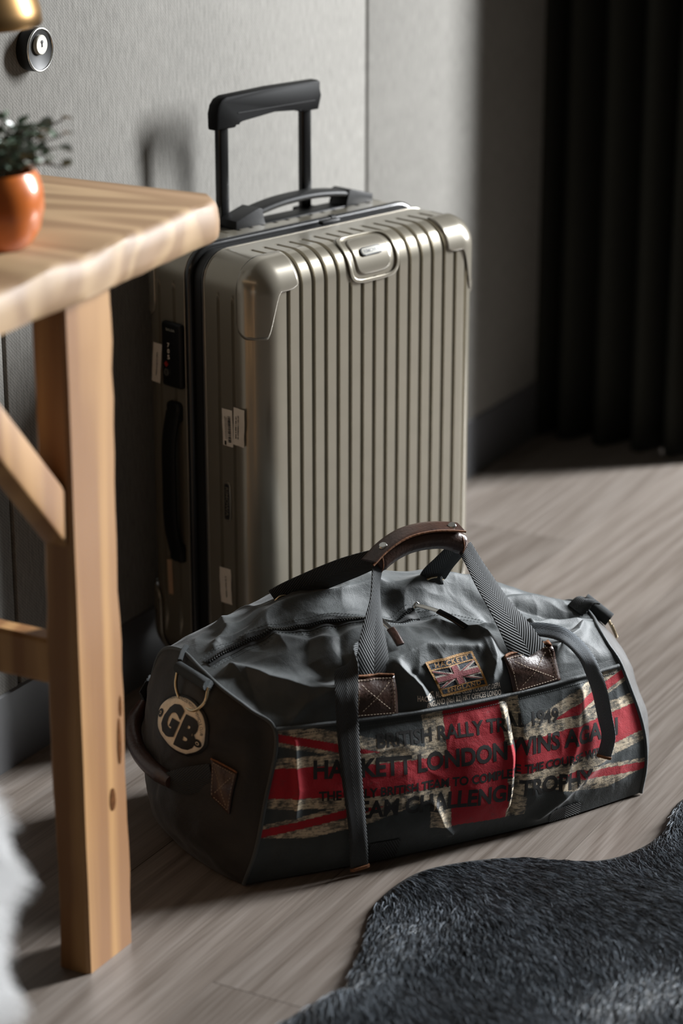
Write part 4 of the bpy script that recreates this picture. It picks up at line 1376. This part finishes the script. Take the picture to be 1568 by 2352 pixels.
def diag(w, sh=0.0):
    return [[(.03, .25 + sh), (.03 + w, .25 + sh), (.97, .775 - w*1.2 + sh), (.97 - w*0.2, .775 + sh)], [(.97 - w, .25 + sh), (.97, .25 + sh), (.03 + w*.2, .775 + sh), (.03, .775 - w*1.2 + sh)]]
def diag4(hw, o):
    cx, cy = .5, .5125
    out = []
    for sx in (-1, 1):
        for sy in (-1, 1):
            x1, y1 = cx + sx*.47, cy + sy*.2625
            dx, dy = x1 - cx, (y1 - cy)
            n = np.array([-dy, dx]); n = n/np.hypot(*n)
            k = o*(1 if sx*sy > 0 else -1)*sx
            a = np.array([cx, cy]) + n*k; b = np.array([x1, y1]) + n*k
            q = [a + n*hw, b + n*hw, b - n*hw, a - n*hw]
            q = [(min(max(p[0], .03), .97), min(max(p[1], .25), .775)) for p in q]
            out.append(q)
    return out
sub('ecru_stripes', diag4(.052, 0) + [rc(.395, .25, .605, .775), rc(.03, .405, .97, .62)], .0028, M['patch_white'])
sub('red_stripes', diag4(.020, .014), .0030, M['patch_red'])
sub('red_cross', [rc(.43, .25, .57, .775), rc(.03, .447, .97, .578)], .0034, M['patch_red'])
for body, t in (('HACKETT', .195), ('ENGLAND', .930)):
    a, b = ec(.13, t), ec(.88, t)
    lettering(body, 'gold_lettering', FRONT, [a, ((a[0] + b[0])/2, (a[1] + b[1])/2), b], .0052, M['patch_gold'], EP, off=.0032, bold=.02, spacing=1.15)

# GB badge on the left end
OL = np.array([(0.0204, -0.0299), (0.006, -0.0325), (-0.010, -0.0322), (-0.0306, -0.0275), (-0.0437, -0.0191), (-0.0485, -0.0075), (-0.046, 0.0052), (-0.037, 0.0171), (-0.0238, 0.0263), (-0.0065, 0.0325), (0.0115, 0.0328), (0.0263, 0.0278), (0.0355, 0.0177), (0.0397, 0.0066), (0.0393, -0.0066), (0.0331, -0.0190)])
def blob(name, ol, scale, off, mt, parent, thick):
    n = 64
    P = np.concatenate([ol, ol[:1]]); k = np.linspace(0, 1, len(P))
    Q = cr(k, P, np.linspace(0, 1, n, endpoint=False))
    c = Q.mean(0); V, F = [END(c[0], c[1], off)], []
    nr = 7
    for r in range(1, nr + 1):
        for p in Q:
            q = c + (p - c)*scale*r/nr; V.append(END(q[0], q[1], off))
    for i in range(n): F.append((0, 1 + i, 1 + (i + 1) % n))
    for r in range(nr - 1):
        for i in range(n):
            a = 1 + r*n + i; b = 1 + r*n + (i + 1) % n
            F.append((a, a + n, b + n, b))
    o = mk(name, V, F, mt, parent, True, recalc=True)
    md = o.modifiers.new('t', 'SOLIDIFY'); md.thickness = thick; md.offset = 0
    return o
GBP = blob('round_patch', OL, 1.07, .0012, M['ink'], BAG, .002)
blob('badge_face', OL, 0.98, .0030, M['gb_cloth'], GBP, .001)
def aff_text(body, o, rx, ux, name, mt, off, bold=.05):
    V2, F2 = text_mesh(body, 1.0, 1.0, bold, seg=.12)
    P = [END(o[0] + rx[0]*x + ux[0]*y, o[1] + rx[1]*x + ux[1]*y, off) for x, y in V2]
    return mk(name, P, F2, mt, GBP, False)
aff_text('G', (-.0330, -.0265), (.0300, .0040), (.0040, .0450), 'letter', M['ink'], .0046, .06)
aff_text('B', (.0005, -.0270), (.0280, .0040), (.0040, .0440), 'letter', M['ink'], .0046, .06)
lettering('HACKETT LONDON MOTOR VEHICLE CLUB', 'small_lettering', END, smooth_path([(-0.0372, 0.0128, 0), (-0.0292, 0.0198, 0), (-0.0192, 0.0248, 0), (-0.0082, 0.0272, 0), (0.0046, 0.0275, 0), (0.0144, 0.0249, 0), (0.0232, 0.0197, 0), (0.0305, 0.0119, 0), (.0335, .004, 0)], 40)[:, :2], .0040, M['ink'], GBP, off=.0045, bold=.0, spacing=1.05, seg=.002)
for a, b in ((-.0405, -.0065), (.0320, -.0075)):
    for nm, R, off, mt in (('eyelet', .0052, .0044, M['ink']), ('eyelet_ring', .0022, .0048, M['gb_cloth']), ('eyelet_hole', .0014, .0051, M['ink'])):
        V = [END(a, b, off)] + [END(a + R*math.cos(k*math.pi/10), b + R*math.sin(k*math.pi/10), off) for k in range(20)]
        mk(nm, V, [(0, 1 + k, 1 + (k + 1) % 20) for k in range(20)], mt, GBP, False)

# leather patches with cross stitching
def leather_patch(name, face, c, label=None):
    o = quad_patch(name, face, c, .0032, M['leather'], BAG, 16, 14, .0026, sag=.0022)
    V, F = [], []
    f2 = lambda s, t: bil(c, s, t)
    m = .075
    loops = [[f2(m, m), f2(1 - m, m)], [f2(1 - m, m), f2(1 - m, 1 - m)], [f2(1 - m, 1 - m), f2(m, 1 - m)], [f2(m, 1 - m), f2(m, m)], [f2(m*2, m*2), f2(1 - m*2, 1 - m*2)], [f2(1 - m*2, m*2), f2(m*2, 1 - m*2)]]
    for k, l in enumerate(loops):
        pts = [l[0] + (l[1] - l[0])*q/12 for q in range(13)]
        dashes(face, pts, .0040 + (.0016 if k > 3 else .0004), V, F)
    mk('stitching', V, F, M['thread'], o, True)
    V, F = [], []
    pts = [f2(q/16, -.012) for q in range(17)]
    poly_strip(face, pts, .0022, .0036, V, F)
    e = mk('raw_edge', V, F, M['leather_raw'], o, True)
    md = e.modifiers.new('t', 'SOLIDIFY'); md.thickness = .002; md.offset = 0
    return o
PL = [(.151, .244), (.206, .2415), (.2025, .1955), (.143, .2010)]
PR = [(.361, .2355), (.4360, .2365), (.4410, .1940), (.369, .1910)]
leather_patch('leather_patch', FRONT, PL)
leather_patch('leather_patch', FRONT, PR)
EQ = [(-.063, .152), (-.014, .143), (-.020, .092), (-.054, .108)]
leather_patch('leather_patch', END2, EQ)

# piping and seams
def seam_tube(name, P, r, mt, n=8):
    return tube(name, P, r, mt, BAG, n=n)
jt = int(np.argmin(np.abs(BT - 1.0)))
pp = BP[::5, jt] + np.array([0, -.0014, .0010])
seam_tube('piping', pp, .0027, M['canvas'])
for si, sg in ((0, -1), (NS - 1, 1)):
    P = BP[si, ::5].copy(); P[:, 0] += sg*.0006
    seam_tube('end_piping', P, .0026, M['canvas'])
def seam_stitch(t, off2=0.0012, s0=0.02, s1=.98, mt=M['thread_dark'], d=(0, -1, 0)):
    j = int(np.argmin(np.abs(BT - t)))
    V, F = [], []
    i = int(s0*NS)
    while i < s1*NS - 5:
        a, b = BP[i, j], BP[i + 2, j]
        n = BN[i, j]
        tdir = (b - a)/np.linalg.norm(b - a); w = np.cross(tdir, n)*.0005
        k = len(V)
        for p, lift in ((a, .0002), ((a + b)/2, .0009), (b, .0002)):
            V.extend([p + w + n*lift*.3, p + n*(lift + .0004), p - w + n*lift*.3])
        for m in (0, 1):
            q = k + 3*m
            F.append((q, q + 1, q + 4, q + 3)); F.append((q + 1, q + 2, q + 5, q + 4))
        i += 3
    mk('stitching', V, F, mt, BAG, True)
seam_stitch(.955)
# zipper across the top
ZP = smooth_path([(.000, .122, 0), (.050, .134, 0), (.104, .133, 0), (.157, .128, 0), (.217, .119, 0), (.250, .126, 0), (.297, .146, 0)], 120)[:, :2]
V, F = [], []
poly_strip(TOPF, ZP, .017, .0010, V, F)
zt = mk('zip_tape', V, F, M['zip_tape'], BAG, True)
def side_line(P, d):
    T = np.gradient(P, axis=0); T /= np.linalg.norm(T, axis=1)[:, None]
    return P + np.stack([-T[:, 1], T[:, 0]], 1)*d
V, F = [], []
Lz = np.concatenate([[0], np.cumsum(np.linalg.norm(np.diff(ZP, axis=0), axis=1))])
x = .002; sd = 1
while x < Lz[-1] - .003:
    p = np.array([np.interp(x, Lz, ZP[:, 0]), np.interp(x, Lz, ZP[:, 1])]); q = np.array([np.interp(x + .001, Lz, ZP[:, 0]), np.interp(x + .001, Lz, ZP[:, 1])])
    t = (q - p)/np.linalg.norm(q - p); n = np.array([-t[1], t[0]])
    open_ = max(0, (x - .24)/.06)*.006
    c = p + n*sd*(.0016 + open_)
    base = TOPF(c[0], c[1], .0012); k = len(V)
    a, b = Vector((t[0], t[1], 0))*.00105, Vector((n[0], n[1], 0))*.0021
    u = Vector((0, -.1, 1))*.0019
    for sx, sy in ((-1, -1), (1, -1), (1, 1), (-1, 1)): V.append(base + a*sx + b*sy)
    for sx, sy in ((-1, -1), (1, -1), (1, 1), (-1, 1)): V.append(base + a*sx*.7 + b*sy*.8 + u)
    F += [(k + 4, k + 5, k + 6, k + 7)] + [(k + i, k + (i + 1) % 4, k + 4 + (i + 1) % 4, k + 4 + i) for i in range(4)]
    x += .00165; sd = -sd
zt_ = mk('zip_teeth', V, F, M['zip_teeth'], BAG, False, recalc=True); zt_['kind'] = 'stuff'
V, F = [], []
for d in (.0105, .0145, -.0105, -.0145): dashes(TOPF, side_line(ZP, d), .0007, V, F, .0046, .0030, .00045)
ZR = smooth_path([(.300, .146, 0), (.350, .140, 0), (.400, .125, 0), (.450, .120, 0), (.500, .122, 0), (.545, .124, 0)], 60)[:, :2]
for d in (.004, -.004): dashes(TOPF, side_line(ZR, d), .0007, V, F, .0046, .0030, .00045)
mk('stitching', V, F, M['thread_dark'], BAG, True)
# slider pulls
def pull(p0, p1, p2, leather):
    P0, P1, P2 = map(Vector, (p0, p1, p2))
    b = MB(); b.box(P0, (.011, .009, .006), .0025, seg=3)
    s = b.build('zip_slider', M['chrome'], BAG, smooth=True)
    tube('slider_loop', [P0 + Vector((-.004, 0, .003)), P0 + Vector((0, 0, .0065)), P0 + Vector((.004, 0, .003))], .0011, M['chrome'], s, n=8, seg=10)
    ribbon('metal_pull', [P0 + Vector((0, -.003, .004)), (P0 + P1)/2 + Vector((0, 0, .002)), P1], .0065, (1, .25, .35), .0022, M['chrome'], s, seg=14)
    ribbon('leather_pull' if leather else 'pull_end', [P1, (P1 + P2)/2 + Vector((0, 0, .001)), P2], .0105 if leather else .0085, (1, .25, .35), .0034, M['leather'] if leather else M['anod'], s, seg=14)
pull((.298, .146, .2690), (.309, .104, .2775), (.327, .060, .2690), False)
pull((.221, .104, .2830), (.226, .070, .2800), (.2265, .042, .2690), True)

# carrying straps
def strap(name, pts, w, wd, th=.0032, mt=None, seg=60, bow=0.0, parent=None):
    return ribbon(name, pts, w, wd, th, mt or M['web'], parent or BAG, seg=seg, na=10, bow=bow)
strap('handle_strap', [(.178, .0205, .236), (.184, .031, .261), (.196, .056, .290), (.208, .077, .315), (.216, .093, .337), (.225, .108, .356)],
      [.047, .043, .032, .025, .022, .018], [(1, 0, 0), (1, .05, -.05), (.95, .3, 0), (.8, .6, -.1), (.75, .7, 0), (.9, .4, 0)], bow=.006)
strap('handle_strap', [(.401, .0250, .231), (.391, .040, .257), (.377, .063, .288), (.366, .088, .316), (.358, .104, .337), (.350, .115, .356)],
      [.051, .047, .042, .036, .028, .021], [(1, 0, .06), (1, 0, -.15), (1, .25, -.2), (.95, .45, 0), (.9, .5, .2), (1, .2, .3)], bow=.005)
GP = smooth_path([(.222, .109, .352), (.240, .113, .3615), (.268, .118, .3695), (.300, .120, .3710), (.330, .120, .3660), (.351, .117, .3560)], 40)
gr = tube('leather_grip', GP, np.concatenate([[.009, .0125], np.full(36, .0135), [.0125, .0095]]), M['leather'], BAG, n=20)
fl_ = strap('grip_flap', [(.212, .106, .3600), (.232, .113, .3715), (.266, .120, .3835), (.300, .122, .3860), (.330, .122, .3825), (.3475, .121, .3790)], .030, (.15, 1, .05), .0030, M['leather'], parent=gr)
strap('raw_edge', [(.212, .0915, .3590), (.232, .098, .3708), (.266, .105, .3828), (.300, .107, .3853), (.330, .107, .3818), (.3475, .106, .3783)], .0026, (.1, .2, 1), .0022, M['leather_raw'], parent=gr, seg=40)
for p in ((.234, .111, .3745), (.334, .119, .3838)):
    b = MB(); b.cyl(p, (p[0] - .0006, p[1] - .0004, p[2] + .0022), .0058, .0048, n=24); b.build('snap_button', M['chrome'], gr, smooth=True)
for e, sx in ((GP[2], 1), (GP[-3], -1)):
    V, F = [], []
    c = Vector(e); 
    ring = [c + Vector((0.0, .0139*math.cos(a), .0139*math.sin(a))) for a in np.linspace(0, 2*math.pi, 20, endpoint=False)]
    tube('end_stitch', ring, .0007, M['leather_raw'], gr, closed=True, n=6)
strap('handle_strap', [(.128, .212, .284), (.140, .205, .291), (.170, .186, .309), (.200, .158, .331), (.228, .124, .354)], [.030, .034, .036, .034, .024], [(.1, -.35, .93), (-.1, -.3, .95), (-.3, -.2, .9), (-.35, -.1, .9), (-.3, .3, .9)])
strap('handle_strap', [(.338, .190, .282), (.343, .180, .300), (.349, .158, .325), (.350, .132, .352)], [.036, .038, .036, .026], (1, -.25, .1))
for c, R in (((.135, .203, .282), .0105), ((.339, .186, .276), .0165)):
    c = Vector(c)
    tube('strap_ring', [c + Vector((R*math.cos(a), -.35*R*math.sin(a), R*.95*math.sin(a))) for a in np.linspace(0, 2*math.pi, 28, endpoint=False)], .0016, M['brassy'], BAG, closed=True, n=8)
strap('ring_tab', [(.339, .183, .297), (.341, .180, .280), (.343, .190, .268)], .022, (1, -.2, 0))

# loose strap ends
s1 = strap('loose_strap', [(.176, .046, .266), (.160, .034, .268), (.143, .018, .261), (.133, -.002, .242), (.131, -.011, .187), (.131, -.021, .133), (.134, -.028, .076), (.138, -.025, .030), (.140, -.021, .010)],
      [.030, .030, .030, .029, .028, .026, .024, .024, .024], [(.5, .6, .6), (.6, .5, .6), (.8, .2, .5), (.95, 0, .2), (1, -.1, 0), (1, -.1, 0), (1, 0, 0), (1, 0, 0), (1, 0, 0)], seg=90, bow=.003)
strap('strap_end', [(.1402, -.0225, .0125), (.1405, -.0220, .0085)], .026, (1, 0, 0), .0045, M['leather_raw'], seg=6, parent=s1)
s2 = strap('loose_strap', [(.410, .066, .2485), (.434, .054, .2500), (.456, .038, .2450), (.477, .022, .2230), (.491, .010, .1860), (.500, .003, .1370), (.504, .000, .1070), (.495, -.005, .0850)],
      [.020, .020, .020, .020, .020, .019, .018, .018], [(0, .8, .5), (0, .8, .6), (.3, .6, .7), (.7, .3, .6), (.9, -.3, .3), (.85, -.5, 0), (.8, -.6, 0), (.8, -.6, 0)], .0034, M['web_grey'], seg=80)
strap('strap_end', [(.4948, -.0055, .0865), (.4940, -.0055, .0830)], .0195, (.8, -.6, 0), .005, M['leather_raw'], seg=6, parent=s2)
# rolled loops with wire rings at both ends
def ring_loop(a, b, r, ringpts, lead):
    t = tube('ring_loop', [Vector(a), (Vector(a) + Vector(b))/2, Vector(b)], r, M['web_plain'], BAG, n=16, seg=26)
    if ringpts: tube('wire_ring', ringpts, .0021, M['brassy'], t, n=10, seg=40)
    if lead: strap('loop_cord', lead, .006, (0, 1, .3), .005, M['web_plain'], seg=20, parent=t)
M['web_plain'] = mat_webbing('slate_rolled_webbing', (0.020, 0.026, 0.030), (0.085, 0.105, 0.115), 320)
ring_loop((-.028, .146, .2425), (-.014, .082, .2405), .0075, [(-.030, .144, .240), (-.036, .136, .225), (-.036, .112, .208), (-.030, .088, .208), (-.020, .078, .222), (-.014, .082, .238)],
          [(-.006, .176, .255), (-.014, .166, .254), (-.024, .152, .248)])
ring_loop((.556, .165, .231), (.583, .140, .207), .0098, [(.582, .148, .209), (.590, .150, .196), (.592, .140, .186), (.588, .128, .186), (.580, .128, .204)], None)
strap('loop_tab', [(.535, .150, .224), (.552, .152, .234), (.566, .151, .232)], .030, (-.5, .8, 0), .004, M['web'], seg=16)
# grab handle on the left end
gh = tube('end_grip', [(-.035, .262, .150), (-.056, .240, .132), (-.066, .205, .120), (-.068, .165, .115), (-.064, .128, .113), (-.058, .102, .112)], np.concatenate([np.linspace(.006, .0105, 6), np.full(28, .0105), np.linspace(.0105, .008, 6)]), M['leather'], BAG, n=14, seg=40)
strap('end_strap', [(-.060, .108, .112), (-.052, .092, .116), (-.034, .072, .124), (-.020, .058, .130)], [.020, .030, .034, .034], (0, .15, 1), .0034, seg=24)
strap('end_strap', [(-.033, .268, .152), (-.020, .280, .160), (-.012, .288, .165)], .026, (0, .15, 1), .0034, seg=12)
# webbing running under the bag
for c in ([(.158, .036), (.200, .034), (.198, .004), (.160, .004)], [(.418, .024), (.468, .022), (.468, .004), (.420, .003)]):
    V, F, UVs = [], [], []
    for i in range(6):
        for j in range(10):
            p = bil(c, j/9, i/5); V.append(FRONT(p[0], p[1], .0016)); UVs.append((j/9, i*.006))
    for i in range(5):
        for j in range(9):
            a = i*10 + j; F.append((a, a + 10, a + 11, a + 1))
    mk('under_strap', V, F, M['web'], BAG, True, uv=UVs)

# lean the front of the stuffed bag back a little, with everything sewn on to it
def lean(o):
    if o.type == 'MESH':
        me = o.data; n = len(me.vertices)
        co = np.zeros(n*3, dtype=np.float32); me.vertices.foreach_get('co', co); co = co.reshape(-1, 3)
        t = np.clip((co[:, 1] - 0.03)/0.19, 0, 1)
        d = 0.027*np.clip(co[:, 2]/0.20, 0, 1)*(1 - t*t*(3 - 2*t))*np.clip((co[:, 0] + 0.02)/0.05, 0, 1)
        co[:, 0] += 0.40*d; co[:, 1] += d; co[:, 2] -= 0.49*d
        me.vertices.foreach_set('co', co.ravel()); me.update()
    for c in o.children: lean(c)
lean(BAG)


# ------------------------------------------------------------------ black cowhide rug
RUG = empty('cowhide_rug', (-0.75, 2.05, 0), 0, 'black long-haired cowhide rug with wavy edge on the oak floor', 'rug')
def rug():
    ol = np.array([(-1.17, 1.80), (-1.175, 1.92), (-1.165, 1.985), (-1.150, 2.04), (-1.128, 2.075), (-1.145, 2.110), (-1.172, 2.190), (-1.203, 2.280), (-1.197, 2.370), (-1.160, 2.430),
                   (-1.107, 2.472), (-1.050, 2.495), (-1.003, 2.524), (-0.976, 2.585), (-0.972, 2.650), (-0.985, 2.715), (-0.960, 2.78), (-0.88, 2.80), (-0.76, 2.76), (-0.60, 2.72), (-0.48, 2.60), (-0.42, 2.42), (-0.36, 2.20),
                   (-0.38, 1.98), (-0.47, 1.80), (-0.62, 1.68), (-0.80, 1.66), (-0.98, 1.68), (-1.10, 1.72)])
    n = 140
    P = np.concatenate([ol, ol[:1]]); Q = cr(np.linspace(0, 1, len(P)), P, np.linspace(0, 1, n, endpoint=False))
    c = np.array([-0.80, 2.16])
    def height(x, y):
        q = np.stack([x*6.5, y*6.5, 0*x], -1)
        h = 0.006 + 0.007*(vnoise(q, 51) + 0.6) + 0.003*vnoise(q*2.2, 52)
        # rolled leg piece at the near left edge
        d = np.hypot((x + 1.118), (y - 2.035)*0.75)
        h = h + 0.020*np.exp(-(d/0.045)**2)
        return np.maximum(h, 0.0025)
    V, F = [], []
    nr = 40
    for r in range(nr + 1):
        t = r/nr
        p = c + (Q - c)*t
        z = height(p[:, 0], p[:, 1])*np.clip((1 - t)*9 + 0.35, 0, 1)
        V += [(a + 0.75, b - 2.05, h) for (a, b), h in zip(p, z)]
    for r in range(nr):
        for i in range(n):
            F.append((r*n + i, r*n + (i + 1) % n, (r + 1)*n + (i + 1) % n, (r + 1)*n + i))
    o = mk('hide', V, F, M['rug_hide'], RUG, True, recalc=True, merge=1e-6)
    md = o.modifiers.new('t', 'SOLIDIFY'); md.thickness = .002; md.offset = 1
    # fur: dense where the hide is in view
    N_ = 130000
    rr = np.sqrt(RNG.random(N_)); ii = RNG.random(N_)*n
    i0 = ii.astype(int); f = (ii - i0)[:, None]
    E_ = Q[i0]*(1 - f) + Q[(i0 + 1) % n]*f
    X = c + (E_ - c)*rr[:, None]
    # keep the strands near the view, thin them far outside it
    keep = (X[:, 0] < -0.70) & (X[:, 1] > 1.86) | (RNG.random(N_) < 0.25)
    X = X[keep]; rr = rr[keep]; m = len(X)
    z = height(X[:, 0], X[:, 1])*np.clip((1 - rr)*9 + 0.35, 0, 1)
    q = np.stack([X[:, 0]*5, X[:, 1]*5, 0*z], 1)
    a = -0.80 + 0.45*vnoise(q, 61) + 0.22*vnoise(q*3.1, 62) + 0.16*RNG.standard_normal(m)
    # lie of the coat, turning outwards at the edge
    d = np.stack([np.cos(a), np.sin(a)], 1)
    lift = 0.42 + 0.30*vnoise(q*2.6, 63) + 0.10*RNG.standard_normal(m)
    ln = 0.025*(0.75 + 0.5*RNG.random(m)) + 0.012*np.exp(-(np.hypot(X[:, 0] + 1.10, X[:, 1] - 2.02)/0.10)**2)
    k = 5
    C = np.zeros((m, k, 3))
    for j in range(k):
        t = j/(k - 1)
        hz = ln*(lift*t - (lift*0.55)*t*t*1.0)
        hr = ln*t*np.sqrt(np.clip(1 - lift**2*0.3, 0.3, 1))
        C[:, j, 0] = X[:, 0] + 0.75 + d[:, 0]*hr
        C[:, j, 1] = X[:, 1] - 2.05 + d[:, 1]*hr
        C[:, j, 2] = np.maximum(z + 0.0015 + hz, 0.001)
    R = np.tile(np.array([.00046, .00044, .00038, .00026, .00008]), m)
    fo = curves_obj('fur', C, R, M['fur'], RUG); fo['kind'] = 'stuff'
rug()
